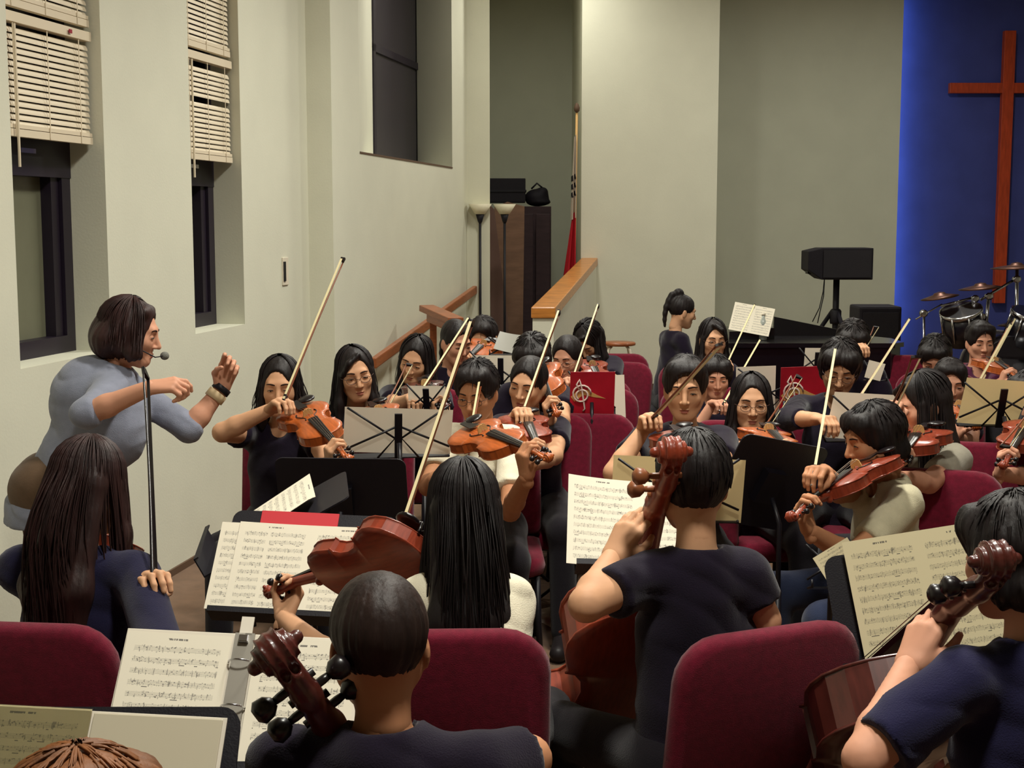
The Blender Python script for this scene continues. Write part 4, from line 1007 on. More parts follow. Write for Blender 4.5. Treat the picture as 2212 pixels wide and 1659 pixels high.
person(4, 'boy with cropped dark hair and black T-shirt at the front', 818, 1390, 2.25, -14, pitch=8, hair='buzz', hc='darkbrown', shirt='black', sleeve=.8, h=.009, b=4, shw=.172, skin=M_skin3, girth=1.1, necklen=.062,
       R=dict(w=(1120, 1720, 2.5), e=(1140, 1640, 2.28), hand='relaxed'), L=dict(cel=4, at=.72, sx=1))
person(27, 'boy with short black hair and black T-shirt playing cello, seen from behind', 1495, 1040, 3.2, -10, pitch=4, hair='short', hc='black', shirt='black', sleeve=.62, h=.009, b=-6, shw=.118, girth=1.02,
       L=dict(w=(1322, 1206, 3.2), e=(1266, 1306, 3.04), fd=(.5, .3, .8), dd=(-.6, -.8, 0), hand='relaxed'), R=dict(w=(1640, 1430, 3.5), e=(1650, 1340, 3.2), hand='relaxed'), lean=.02, legspread=.9)
person(28, 'cello player in a navy T-shirt cut by the right edge', 2192, 1200, 2.55, -24, pitch=10, hair='mop', shirt='navy', sleeve=.82, h=.009, b=-16, shw=.165, girth=1.1, skin=M_skin2,
       L=dict(w=(1962, 1440, 2.62), e=(1868, 1640, 2.42), fd=(.45, .35, .75), dd=(-.7, -.7, .2), hand='reach'), R=None)
person(5, 'violinist in black whose raised bow hand hides her face', 605, 832, 5.6, 176, pitch=6, hair='mid', b=182, R=dict(bow=5, e=(480, 934, 5.38), fd=(.4, -.1, .35)), L=dict(vio=5), sleeve=.5)
person(6, 'girl in glasses with long black hair next to the cream wall', 768, 806, 6.0, 166, pitch=7, roll=-8, hair='long', R=dict(bow=6), L=dict(vio=6), glasses=True, b=176)
person(7, 'girl whose long fringe covers one eye, below the handrail', 897, 775, 6.9, 192, pitch=17, roll=12, hair='long', R=dict(bow=7), L=dict(vio=7), b=180, h=.014)
person(8, 'girl with tied-back hair under the end of the handrail', 985, 737, 7.5, 148, pitch=18, hair='tied', b=160, h=.014, skin=M_skin2, R=None)
person(9, 'violinist furthest back beside the floor lamp pole', 1044, 727, 8.25, 200, pitch=24, hair='short', R=dict(bow=9), L=dict(vio=9), h=.014)
person(10, 'boy in a white T-shirt and glasses playing violin', 1030, 845, 5.45, 198, pitch=16, hair='spiky', shirt='white', sleeve=.72, R=dict(bow=10, e=(925, 1050, 5.25)), L=dict(vio=10, e=(1102, 1105, 5.2)), glasses=True, skin=M_skin3, b=192)
person(11, 'player in black with parted hair right behind the boy in white', 1140, 828, 5.95, 202, pitch=10, roll=8, hair='tied', R=dict(bow=11), L=dict(vio=11, e=(1196, 985, 5.7)), b=190)
person(12, 'dark-haired player looking down behind the black stand post', 1150, 775, 6.5, 190, pitch=32, hair='mop', R=None, L=dict(vio=12), h=.014)
person(13, 'girl in glasses with tied hair behind the red folder', 1225, 772, 7.35, 204, pitch=14, hair='tied', glasses=True, R=dict(bow=13), h=.014, skin=M_skin2)
person(14, 'long-haired player bending far forward left of the stool', 1272, 732, 8.3, 210, pitch=48, hair='long', L=dict(vio=14), h=.014)
person(15, 'girl with a high ponytail sitting at the piano in black', 1474, 672, 9.5, 78, pitch=12, hair='bun', b=72, sleeve=1.9, h=.014, sc=.95)
person(16, 'girl in glasses with long hair in front of the piano', 1540, 732, 8.15, 172, pitch=6, hair='long', glasses=True, R=dict(bow=16), h=.014)
person(17, 'child with dark bob hair between the boy with closed eyes and the piano', 1546, 812, 6.95, 180, pitch=12, hair='mop', R=dict(bow=17), h=.014, skin=M_skin2, sc=.92)
person(18, 'boy facing us with closed eyes and raised bow hand', 1480, 838, 5.2, 188, pitch=6, hair='short', R=dict(bow=18, e=(1326, 1022, 4.95), fd=(.2, -.1, .55)), L=dict(vio=18), sleeve=.5, b=184, shw=.155)
person(19, 'girl in glasses with long straight hair behind the black stand', 1622, 868, 5.75, 184, pitch=3, hair='long', glasses=True, R=dict(bow=19), L=dict(vio=19))
person(20, 'boy in glasses with bowed head and black shirt', 1814, 792, 5.9, 192, pitch=24, roll=4, hair='mop', glasses=True, sleeve=1.5, R=dict(w=(1765, 905, 5.4), e=(1705, 905, 5.62), hand='bow'), L=dict(vio=20), shw=.165)
person(21, 'boy in an off-white T-shirt and jeans seen from the side', 1886, 944, 4.62, 256, pitch=14, hair='mop', shirt='offwhite', sleeve=.72, pants='jeans', b=258, L=dict(vio=21, e=(1842, 1205, 4.4), at=.46), R=dict(bow=21), skin=M_skin3, h=.010)
person(22, 'long-haired player in profile with a grey shirt', 1994, 870, 5.2, 262, pitch=18, hair='long', shirt='greyshirt', sleeve=.7, b=256, L=dict(vio=22), R=dict(bow=22), skin=M_skin2)
person(23, 'small boy with cropped hair behind the tan folder', 2052, 826, 6.5, 188, pitch=10, hair='short', L=dict(vio=23), R=dict(bow=23), h=.014, skin=M_skin2, sc=.92)
person(24, 'player in a purple shirt in front of the drum kit', 2117, 738, 8.2, 180, pitch=6, hair='short', shirt='purple', L=dict(vio=24), R=dict(bow=24), h=.014, skin=M_skin2)
person(25, 'dark-haired player looking down left of the drum kit', 2020, 770, 7.6, 200, pitch=34, hair='mop', h=.014, skin=M_skin2)
person(26, 'violinist in black cut by the right edge of the picture', 2232, 858, 5.75, 258, pitch=12, hair='mop', L=dict(vio=26), R=dict(bow=26), sleeve=1.4, skin=M_skin2, shw=.17, girth=1.15)
person(29, 'player mostly hidden behind the boy with the bowed head', 1842, 738, 7.5, 190, pitch=34, hair='mop', R=dict(bow=29), h=.014)
person(30, 'person with light brown hair at the bottom left edge', 176, 1832, 1.58, 10, pitch=6, hair='mop', hc='light', shirt='navy', h=.012, sleeve=.8)

# loose strands of the viola girl
p3 = PEOPLE[3]; Cc = p3['C']; rs = random.Random(4)
for i in range(30):
    x = rs.uniform(-.125, .125); k = 1 - abs(x) / .2
    a = Cc + V(x * .62, -.085 + abs(x) * .25, -.12); z1 = -.30 - .26 * k * rs.uniform(.7, 1.05)
    pts = [a + V(x * .35 * t + .012 * math.sin(i + 5 * t), -.035 * math.sin(t * 2.4), (z1 + .12) * t) for t in np.linspace(0, 1, 8)]
    MB().tube(pts, [.0045, .005, .005, .0045, .004, .0035, .0025, .001], 5).build('hair_strand', M_hair['black'], p3['root'], True)

# wrist watch and band, head microphone of the conductor
S0, el, wr, fd, dd, hd = PEOPLE[1]['arms'][-1]
ax = nrm(wr - el); e1 = nrm(np.cross(ax, V(0, 0, 1))); e2 = np.cross(ax, e1)
for t, m, nm, w in ((.97, M_blackmat, 'watch_strap', .022), (.80, mat('beige_band', (214, 190, 150), .7), 'sweat_band', .03)):
    c = el + (wr - el) * t; r_ = .030 + .012 * (1 - t)
    MB().lathe([(r_, -w / 2), (r_ + .004, -w / 2), (r_ + .004, w / 2), (r_, w / 2)], 18, c, (e1, e2, ax)).build(nm, m, PEOPLE[1]['root'], True)
C1, R1 = PEOPLE[1]['C'], PEOPLE[1]['R']
mp = C1 + V(.0, .128, -.055) @ R1
e = tag(empty('headset_microphone', mp), 'small round grey microphone in front of the conductor\'s mouth', 'microphone')
f = Fld(mp - .04, mp + .04, .004); f.ell(mp, (.016, .016, .015), .005); v, q = f.net(); obj('foam_ball', fastmesh('foam_ball', v - mp, q), mat('grey_foam', (120, 120, 112), .9, bump=(300, .5)), e)
MB().tube([mp, C1 + V(.05, .105, -.06) @ R1, C1 + V(.078, .02, -.03) @ R1], .0022, 6).build('boom', M_blackmat, e, True)
MB().tube([C1 + V(.078, .02, -.03) @ R1, C1 + V(.08, -.02, .0) @ R1], .005, 6).build('ear_hook', M_blackmat, e, True)

# ------------------------------------------------------------------ chairs
seat_for(2, 'maroon chair back at the bottom left under the girl in navy', back=.02, da=-6)
seat_for(3, 'maroon chair under the long-haired viola girl', back=-.03, da=-4, side=-.05)
seat_for(5, 'maroon chair showing below the violin of the leftmost violinist')
seat_for(6, 'maroon chair under the girl in glasses next to the wall')
seat_for(10, 'maroon chair under the boy in the white T-shirt', da=-14)
seat_for(11, 'maroon chair under the player behind the boy in white')
seat_for(18, 'maroon chair under the boy with closed eyes')
seat_for(19, 'maroon chair under the girl behind the black stand')
seat_for(20, 'maroon chair under the boy with the bowed head')
seat_for(21, 'maroon chair with its back turned behind the boy in off-white', da=-58, side=-.0, back=.10)
seat_for(22, 'maroon chair behind the long-haired player in profile', da=-60, back=.12)
for i, t in ((7, 'the girl with the fringe'), (8, 'the girl with tied hair below the handrail'), (9, 'the violinist furthest back'), (12, 'the player behind the black stand post'), (13, 'the girl behind the red folder'),
             (14, 'the player bending far forward'), (16, 'the girl in front of the piano'), (17, 'the child next to the piano'), (23, 'the small boy behind the tan folder'), (24, 'the player in purple'),
             (25, 'the player looking down by the drums'), (26, 'the violinist at the right edge'), (28, 'the cello player in navy'), (4, 'the boy at the front'), (29, 'the hidden player')):
    seat_for(i, 'maroon chair under ' + t)
def chair_at(x, y, z, D_, a, label):
    p = P(x, y, D_); f = az(a); chair(p[0] + f[0] * .27, p[1] + f[1] * .27, a, label)
p = PEOPLE[27]['hip']; q = P(1672, 1345, 3.0); f = az(-24); chair(q[0] + f[0] * .27, q[1] + f[1] * .27, -24, 'large maroon chair back in the right foreground behind the cello boy')
chair_at(1262, 905, .9, 6.35, 188, 'empty maroon chair right of the dark-shirted player')
chair_at(1282, 850, .9, 7.3, 184, 'empty maroon chair below the red folder')
chair_at(778, 948, .9, 5.85, 186, 'empty maroon chair beside the leftmost violinist')
chair_at(1325, 770, .9, 9.2, 186, 'empty maroon chair in front of the wooden stool')
chair_at(1925, 770, .9, 9.1, 184, 'empty maroon chair below the black speaker box')
# ------------------------------------------------------------------ stands and music
def up_from(c, tilt): return c
c = P(662, 1222, 3.98); stand('solid', c, 184, 40, 'black stand carrying the viola music', w=.49, h=.345, roll=-2); r, u, n = deskframe(c, 184, 40, -2)
sheets(c - u * .012, 184, 40, 'wide spread of viola music on the black stand', pw=.215, ph=.28, roll=-2, curl=.006, off=.002)
r, u, n = deskframe(c, 184, 40, -2); q = c + r * -.03 + u * .03
tag(MB().box((-.13, -.14, -.006), (.10, .142, -.002), (r, u, n), q + u * .0).build('folder', mat('pink_red_folder', (205, 58, 66), .6)), 'pinkish red folder peeping out behind the viola music', 'folder')
sheets(c - r * .195 + n * .004 - u * .012, 184, 40, 'narrow extra page of music left of the viola spread', pages=1, pw=.15, ph=.275, roll=-2, curl=.0, off=.0)
# conductor's desk
c = P(600, 1120, 4.5); stand('solid', c, 262, 62, 'low tilted black stand of the conductor', w=.46, h=.5)
sheets(c, 262, 62, 'open score lying on the conductor\'s stand', pw=.22, ph=.28, off=.004, curl=.04, wave=.01)
c = P(742, 1075, 5.0); stand('solid', c, 4, 18, 'black stand seen from behind between the violinist and the boy in white', w=.47, h=.33)
c = P(860, 932, 5.15); stand('wire', c, 352, 12, 'folding wire stand in front of the girl in glasses by the wall', w=.38, h=.20)
sheets(c, 352, 12, 'grey-backed music spread on the wire stand by the wall', pw=.200, ph=.178, back=mat('paper_back', (206, 196, 184), .8), thin=thin_paper('thin_paper', (224, 214, 196)), roll=3, off=.006, curl=.0)
c = P(922, 862, 6.3); stand('wire', c, 4, 20, 'small wire stand in front of the girl with the fringe', w=.18, h=.16)
sheets(c, 4, 20, 'small grey-backed sheet in front of the girl with the fringe', pages=1, pw=.17, ph=.13, thin=thin_paper('thin_paper', (224, 214, 196)), off=.004, curl=0)
c = P(1082, 812, 6.7); stand('wire', c, 2, 15, 'wire stand with thick black centre post behind the boy in white', w=.30, h=.26)
sheets(c, 2, 15, 'white sheet on the wire stand with thick black post', pw=.14, ph=.21, thin=thin_paper('thin_paper', (224, 214, 196)), off=.004, curl=0)
r, u, n = deskframe(c, 2, 15)
c = P(1096, 742, 7.4); stand('wire', c - V(0, 0, .02), 175, 40, 'far wire stand behind the thick black post', w=.2, h=.14)
sheets(c, 175, 40, 'clear plastic pocket standing behind the thick black post', pages=1, pw=.12, ph=.12, roll=-20, m=mat('grey_plastic', (150, 148, 140), .3, .5), back=MATS['grey_plastic'], cat='plastic pocket', name='plastic_pocket', group='loose papers')
def motif(c, face, tilt, roll, w, h, who, off):
    r, u, n = deskframe(c, face, tilt, roll); ax = (r, u, n)
    e = tag(empty('folder', c), who, 'folder', 'red printed folders'); red = mat('red_folder', (168, 22, 40), .45, .4, noise=(6, .3)); tan = mat('tan_print', (206, 160, 96), .6); wh = mat('white_print', (220, 200, 190), .6)
    MB().box((-w / 2, -h / 2, off - .003), (w / 2, h / 2, off), ax, c).build('cover', red, e)
    MB().prism([(-w * .48, -h * .02), (-w * .30, h * .14), (-w * .1, h * .12), (w * .1, h * .02), (w * .3, -h * .06), (w * .05, -.03 * h), (-w * .2, h * .02), (-w * .4, -h * .12)], off, off + .001, ax, c).build('swoosh', tan, e)
    pts = []
    for i in range(26):
        t = i / 25; a = t * 3.3 * math.pi; rr_ = .16 * w * (1 - .75 * t) + .012
        pts.append(c + r * (-w * .25 + rr_ * math.cos(a)) + u * (h * (.05 - .05 * t) + rr_ * math.sin(a)) + n * (off + .002))
    MB().tube(pts, .0045, 5).build('clef_curl', wh, e, True)
    MB().tube([c + r * (-w * .2) + u * (-h * .32) + n * (off + .002), c + r * (-w * .16) + u * (-h * .27) + n * (off + .002), c + r * (-w * .25) + u * h * .2 + n * (off + .002), c + r * (-w * .3) + u * h * .34 + n * (off + .002), c + r * (-w * .36) + u * h * .24 + n * (off + .002), c + r * (-w * .28) + u * h * .12 + n * (off + .002)], .0045, 5).build('clef_stem', wh, e, True)
c = P(1278, 850, 6.4); stand('wire', c, 2, 12, 'wire stand holding the left red folder', w=.22, h=.22)
motif(c, 178, -12, 0, .205, .23, 'red folder with tan swoosh and white clef behind the empty chair', .032)
c2 = P(1337, 862, 6.9); sheets(c2, 178, 6, 'narrow white paper hanging beside the left red folder', pages=1, pw=.06, ph=.24, m=M_paper, curl=0, roll=2)
c = P(1690, 848, 6.6); stand('wire', c, 2, 12, 'wire stand holding the right red folder and white music', w=.44, h=.24)
motif(P(1735, 846, 6.6), 178, -12, 2, .235, .27, 'red folder with treble clef left of the boy with the bowed head', .032)
sheets(P(1633, 845, 6.62), 178, -10, 'white sheet back on the wire stand behind the girl in glasses', pages=1, pw=.19, ph=.24, m=M_paper, curl=0, off=-.01, roll=2)
MB()
c = P(1464, 1058, 4.55); stand('wire', c, 2, 10, 'folding wire stand in front of the boy with closed eyes', w=.40, h=.22, roll=0)
sheets(c, 2, 10, 'tan folder spread on the stand in front of the boy with closed eyes', pw=.215, ph=.22, thin=thin_paper('thin_tan', (226, 202, 150)), curl=-.0, roll=2)
c = P(1652, 1040, 4.7); stand('solid', c, 340, 24, 'black stand with rounded corner seen from behind in front of the girl in glasses', w=.36, h=.34, roll=14)
c = P(1872, 902, 5.35); stand('wire', c, 356, 20, 'wire stand with white pages in front of the boy with the bowed head', w=.30, h=.20)
sheets(c, 356, 20, 'white pages on the wire stand beside the boy in off-white', pw=.145, ph=.20, thin=thin_paper('thin_paper', (224, 214, 196)), curl=0, roll=4)
stand('wire', P(1764, 782, 7.4), 4, 20, 'far wire stand behind the right red folder', w=.2, h=.17)
sheets(P(1764, 782, 7.4), 4, 20, 'small white sheet behind the right red folder', pages=1, pw=.13, ph=.16, thin=thin_paper('thin_paper', (224, 214, 196)), curl=0)
stand('wire', P(1888, 800, 7.05), 178, 4, 'narrow far stand holding a crumpled paper', w=.1, h=.1)
sheets(P(1888, 800, 7.0), 178, 0, 'small crumpled white paper left of the far maroon chair', pages=1, pw=.08, ph=.09, m=M_paper, curl=.02, roll=-14)
c = P(2162, 872, 5.6); stand('wire', c, 4, 22, 'wire stand at the right edge under the tan folder', w=.32, h=.2)
sheets(c, 4, 22, 'tan folder near the right edge in front of the small boy', pw=.155, ph=.21, thin=thin_paper('thin_tan', (226, 202, 150)), curl=0, roll=4)
# cello boy's music
c = P(1378, 1134, 3.9); stand('solid', c - V(0, 0, .012), 176, 40, 'black stand of the cello boy in the middle', w=.36, h=.27, roll=-3)
sheets(c, 176, 40, 'bright white music spread left of the cello boy', pw=.2, ph=.275, roll=-5, curl=.02, off=.004)
# right cello music
c = P(2005, 1282, 3.12); stand('solid', c + V(0, .01, -.02), 192, 22, 'black stand of the cello player at the right edge', w=.42, h=.26, roll=11)
sheets(c, 192, 22, 'cream music spread in front of the cello player in navy', pw=.165, ph=.285, roll=12, m=M_music2, curl=.0, off=.006)
stand('wire', P(1815, 1222, 4.15), 178, 20, 'low wire stand behind the elbow of the boy in off-white', w=.2, h=.13)
sheets(P(1815, 1222, 4.1), 178, 20, 'loose page showing behind the elbow of the boy in off-white', pages=1, pw=.12, ph=.12, roll=30, m=M_music2, curl=.01, group='loose papers')
# binder of the boy at the front
c = P(505, 1520, 2.78); stand('solid', c - V(0, -.012, .012), 180, 40, 'black stand under the open white binder', w=.46, h=.28)
r, u, n = deskframe(c, 180, 40, -3); ax = (r, u, n)
e = tag(empty('ring_binder', c), 'open white ring binder with music before the boy at the front', 'binder')
wp = mat('white_binder_vinyl', (228, 220, 204), .35, .5)
for sx in (-1, 1):
    a = nrm(r * math.cos(math.radians(4)) - n * 0); MB().box((min(sx * .02, sx * .245), -.150, -.004), (max(sx * .02, sx * .245), .150, 0), ax, c).build('cover', wp, e, bevel=.0018)
    pg = page_mesh(.212, .279, (-.238 if sx < 0 else .026), (-.026 if sx < 0 else .238), .008, sx); pg.name = 'page'
    o = obj('page', pg, [M_music, M_paper], e); o.matrix_parent_inverse = Matrix(); L = e.location.copy()
    o.matrix_basis = frame(r, u, n, n * .006)
MB().box((-.02, -.15, -.003), (.02, .150, .004), ax, c).build('spine', mat('grey_metal_spine', (170, 165, 155), .35, metal=.5), e)
MB().box((-.012, .146, .0), (.014, .186, .004), ax, c).build('spine_label', wp, e)
for t in (-.105, -.01, .085):
    pts = [c + u * t + r * (.024 * math.cos(w)) + n * (.004 + .020 * math.sin(w)) for w in np.linspace(0, math.pi, 11)]
    MB().tube(pts, .0022, 6).build('ring', M_chrome, e, True)
for t in (-.14, .135): MB().box((-.010, t - .008, .004), (.010, t + .008, .014), ax, c).build('lever', M_chrome, e, bevel=.002)
# front left stand
c = P(170, 1690, 2.0); stand('solid', c - V(0, -.012, .012), 180, 36, 'black stand at the bottom left edge', w=.44, h=.24)
r, u, n = deskframe(c, 180, 36, -3); ax = (r, u, n)
e = tag(empty('plastic_folder', c), 'plastic folder with music in the bottom left corner', 'folder')
pg = page_mesh(.2, .21, -.20, .0, .0, -1); o = obj('page', pg, [M_music2, M_paper], e); o.matrix_basis = frame(r, u, n, n * .006)
MB().box((-.205, -.105, .008), (.002, .105, .0085), ax, c).build('clear_cover', mat('clear_film', (240, 238, 225), .1, .5, trans=.97), e)
MB().box((.004, -.105, .003), (.195, .100, .007), ax, c).build('blank_side', mat('frosted_sleeve', (205, 196, 172), .35, .5), e, bevel=.0015)
MB().box((-.21, -.108, -.002), (.2, .104, .002), ax, c).build('cover', wp, e, bevel=.001)
# sheet on the floor and red sneaker
q = onz(1200, 1332, .003); e = tag(empty('sheet_music', q), 'white sheet lying on the carpet beside a chair leg', 'sheet music', 'loose papers')
obj('page', page_mesh(.2, .26, -.1, .1, .012, 1), [M_paper, M_paper], e); e.rotation_euler = (0, 0, .5)
q = onz(1135, 1358, 0); f = Fld(q - V(.12, .12, .02), q + V(.12, .2, .14), .007)
d = nrm(V(.25, -1, 0)); f.cone(q + V(0, .12, .05), q + V(.02, -.02, .04), .045, .04, .02); f.cone(q + V(0, .13, .06), q + V(0, .14, .11), .042, .04, .02); f.cut((0, 0, .012), (0, 0, -1))
v, s_ = f.net(); e = tag(empty('sneaker', q), 'red canvas sneaker under the chair of the viola girl', 'shoe')
obj('upper', fastmesh('upper', v - q, s_), M_redshoe, e)
f = Fld(q - V(.12, .12, .02), q + V(.12, .2, .14), .007); f.cone(q + V(0, .13, .02), q + V(.02, -.03, .02), .05, .046, .02); f.cut(q + V(0, 0, .026), (0, 0, 1)); f.cut((0, 0, .003), (0, 0, -1)); v, s_ = f.net(); obj('rubber_sole', fastmesh('rubber_sole', v - q, s_), M_white_metal, e)
for i in range(4): MB().tube([q + V(-.022, .02 + .02 * i, .083 + .006 * i), q + V(.0, .02 + .02 * i, .093 + .006 * i), q + V(.03, .022 + .02 * i, .083 + .006 * i)], .0025, 5).build('lace', M_paper, e, True)

# ------------------------------------------------------------------ back of the hall
# grand piano seen from the side
a0 = P(1580, 740, 9.0); a1 = P(1880, 752, 8.9); zt = a0[2]; zt = .99
x0, x1 = a0[0], a1[0] + .25; yb_ = 9.0
e = tag(empty('grand_piano', ((x0 + x1) / 2, yb_ + .6, 0)), 'black grand piano behind the violinists', 'piano')
poly = [(x0, yb_), (x0, yb_ + 1.4), (x0 + .5, yb_ + 1.4), (x0 + .9, yb_ + 1.25), (x1 - .15, yb_ + .62), (x1, yb_ + .35), (x1, yb_ + .08), (x1 - .08, yb_)]
pb_ = mat('black_piano_lacquer', (14, 12, 18), .22, .5, coat=.5)
MB().prism(poly, .62, .95, None).build('case', pb_, e)
MB().prism([(x + (-.02 if x < x0 + .1 else .02), y + (-.02 if y < yb_ + .2 else .02)) for x, y in poly[2:] + poly[:2]], .955, .985).build('lid', pb_, e)
MB().box((x0 - .22, yb_ + .02, .60), (x0, yb_ + 1.38, .70)).build('keybed', pb_, e)
MB().box((x0 - .20, yb_ + .1, .70), (x0 - .05, yb_ + 1.3, .72)).build('white_keys', M_white_metal, e)
for i in range(8): MB().box((x0 - .13, yb_ + .16 + i * .14, .72), (x0 - .05, yb_ + .22 + i * .14, .735)).build('black_key', pb_, e)
MB().box((x0 + .30, yb_ + .3, .985), (x0 + .34, yb_ + 1.1, 1.06)).build('music_desk', pb_, e)
for x, y in ((x0 + .12, yb_ + .15), (x0 + .12, yb_ + 1.25), (x1 - .25, yb_ + .3)): MB().tube([(x, y, .62), (x, y, .0)], [.06, .035], 10).build('leg', pb_, e, True)
# raised lid behind
lidp = [P(1672, 684, 9.6), P(1860, 722, 9.6), P(1860, 745, 9.6), P(1672, 735, 9.6)]
MB().add([p_ for p_ in lidp] + [p_ + V(0, .03, 0) for p_ in lidp], [(0, 1, 2, 3), (7, 6, 5, 4), (0, 4, 5, 1), (1, 5, 6, 2), (2, 6, 7, 3), (3, 7, 4, 0)]).build('rear_rim', pb_, e)
c = P(1624, 690, 9.25); MB().box((c[0] - .15, c[1] - .01, .986), (c[0] + .12, c[1] + .02, c[2] - .08)).build('music_ledge', pb_, e); sheets(c, 194, 25, 'white music standing on the piano', pages=2, pw=.135, ph=.20, roll=-10, curl=.0)
c = P(1648, 732, 9.25); zb = c[2]
e = tag(empty('water_bottle', (c[0], c[1], .985)), 'clear plastic water bottle on the piano', 'bottle')
MB().lathe([(.024, .987), (.026, .99), (.026, 1.10), (.024, 1.11), (.011, 1.135), (.011, 1.15)], 16, (c[0], c[1], 0)).build('bottle_body', mat('bottle_plastic', (205, 212, 205), .12, .5, trans=.35), e, True)
MB().lathe([(.013, 1.15), (.013, 1.165)], 12, (c[0], c[1], 0)).build('cap', M_white_metal, e, True)
MB().lathe([(.0268, 1.06), (.0268, 1.09)], 16, (c[0], c[1], 0)).build('wrapper', mat('dark_wrap', (70, 74, 74), .4), e, True)
# stool
c = onz(1336, 740, .74); e = tag(empty('stool', (c[0], c[1], 0)), 'round wooden stool with white tube legs by the pillar', 'stool')
MB().lathe([(.12, .715), (.145, .72), (.148, .735), (.14, .745)], 24, (c[0], c[1], 0)).build('wooden_seat', M_redwood, e, True)
for i in range(4):
    d = az(45 + 90 * i); q = V(c[0], c[1], 0); MB().tube([q + d * .09 + V(0, 0, .712), q + d * .125 + V(0, 0, .69), q + d * .15 + V(0, 0, .6), q + d * .19], .012, 8).build('leg', M_white_metal, e, True)
MB().tube([V(c[0], c[1], .3) + az(t) * .172 for t in range(0, 361, 20)], .008, 6).build('foot_ring', M_white_metal, e, True)
# piano bench of the pianist
p = PEOPLE[15]['hip']; e = tag(empty('piano_bench', (p[0], p[1], 0)), 'dark bench under the girl at the piano', 'bench')
MB().box((p[0] - .2, p[1] - .3, .36), (p[0] + .2, p[1] + .3, .43)).build('bench_top', M_blackmat, e, bevel=.01)
for sx in (-1, 1):
    for sy in (-1, 1): MB().box((p[0] + sx * .17 - .02, p[1] + sy * .27 - .02, 0), (p[0] + sx * .17 + .02, p[1] + sy * .27 + .02, .36)).build('leg', M_blackmat, e)
# loudspeaker on a tripod
c = P(1808, 569, 13.0); e = tag(empty('speaker_stand', (c[0], c[1], 0)), 'black tripod stand under the horizontal loudspeaker', 'stand')
zb = P(1808, 603, 13.0)[2]
MB().tube([V(c[0], c[1], zb + .02), V(c[0], c[1], .25)], .03, 10).build('pole', M_blackmat, e, True)
MB().lathe([(.05, zb - .42), (.055, zb - .40), (.055, zb - .30), (.04, zb - .28)], 12, (c[0], c[1], 0)).build('collar', M_blackmat, e, True)
for i in range(3):
    d = az(40 + 120 * i); MB().tube([V(c[0], c[1], zb - .30) + d * .03, V(c[0], c[1], .02) + d * .62], .02, 8).build('leg', M_blackmat, e, True)
    MB().tube([V(c[0], c[1], .35), V(c[0], c[1], .35 * 1.0) + d * .30], .012, 6).build('brace', M_blackmat, e, True)
e = tag(empty('loudspeaker', (c[0], c[1], zb)), 'black loudspeaker lying sideways on a tripod before the grey wall', 'speaker')
l = P(1738, 569, 13.0)[0]; r_ = P(1877, 569, 13.0)[0]; ztop = P(1808, 535, 13.0)[2]
MB().prism([(l, zb + .09), (l + .13, zb), (r_, zb), (r_, ztop), (l + .13, ztop), (l, ztop - .03)], -.16, .16, (V(1, 0, 0), V(0, 0, 1), V(0, -1, 0)), V(0, c[1], 0)).build('cabinet', M_tolex, e, bevel=.008)
MB().box((l + .14, c[1] - .17, zb + .02), (r_ - .02, c[1] - .158, ztop - .02)).build('grille', mat('grille', (28, 24, 30), .6, bump=(500, .6)), e)
MB().box((l + .02, c[1] - .05, zb + .05), (l + .06, c[1] + .05, zb + .08)).build('handle', M_black, e)
e = tag(empty('cable', (c[0] - .1, c[1], .6)), 'thin black cable hanging below the loudspeaker', 'cable')
MB().tube([P(1781, 602, 12.95), P(1778, 630, 12.95), P(1770, 665, 12.95), P(1755, 695, 12.95)], .005, 5).tube([P(1781, 602, 12.95), P(1779, 640, 12.95), P(1772, 670, 12.95), P(1766, 698, 12.95)], .005, 5).build('wire', M_black, e, True)
# second speaker box
l = P(1856, 700, 11.5); r_ = P(1948, 700, 11.5); zt = P(1900, 662, 11.5)[2]
e = tag(empty('speaker_cabinet', ((l[0] + r_[0]) / 2, 11.4, 0)), 'tall black speaker cabinet against the blue wall edge', 'speaker')
Yq = l[1]
MB().box((l[0], Yq, .42), (r_[0], Yq + .36, zt)).build('upper_cabinet', M_tolex, e, bevel=.02)
MB().box((l[0] - .04, Yq - .04, 0), (r_[0] + .04, Yq + .38, .415)).build('lower_cabinet', M_tolex, e, bevel=.02)
MB().box((l[0] + .03, Yq - .012, .47), (r_[0] - .03, Yq + .001, zt - .05)).build('grille', MATS['grille'], e)
MB().box((l[0] + .15, Yq - .02, .60), (r_[0] - .14, Yq - .01, .63)).build('badge', M_chrome, e)
# ------------------------------------------------------------------ drum kit
DD = 11.0
e = tag(empty('drum_kit', onz(2150, 905)), 'drum kit with chrome hardware in front of the blue wall', 'drums')
def rod(pts, r, m=M_chrome, n=8, nm='stand_rod'): return MB().tube(pts, r, n).build(nm, m, e, True)
rod([P(1978, 690, DD), P(2035, 657, DD)], .006, nm='boom_rod'); rod([P(2033, 661, DD), P(2103, 643, DD)], .010, nm='boom_rod'); rod([P(2118, 648, DD), P(2138, 636, DD), P(2192, 604, DD)], .011, nm='boom_rod')
rod([P(2136, 640, DD), P(2131, 690, DD), P(2131, 905, DD)], .014); rod([P(2106, 645, DD), P(2106, 700, DD), P(2104, 905, DD)], .013); rod([P(2197, 575, DD), P(2196, 690, DD), P(2196, 905, DD)], .014); rod([P(1996, 676, DD), P(1996, 905, DD)], .010)
for x, y in ((2136, 640), (2106, 645), (2122, 685), (2196, 603), (1995, 677)):
    q = P(x, y, DD - .03); MB().lathe([(.012, -.02), (.03, -.02), (.03, .02), (.012, .02)], 10, q, (V(1, 0, 0), V(0, 0, 1), V(0, 1, 0))).build('clamp', M_chrome, e, True)
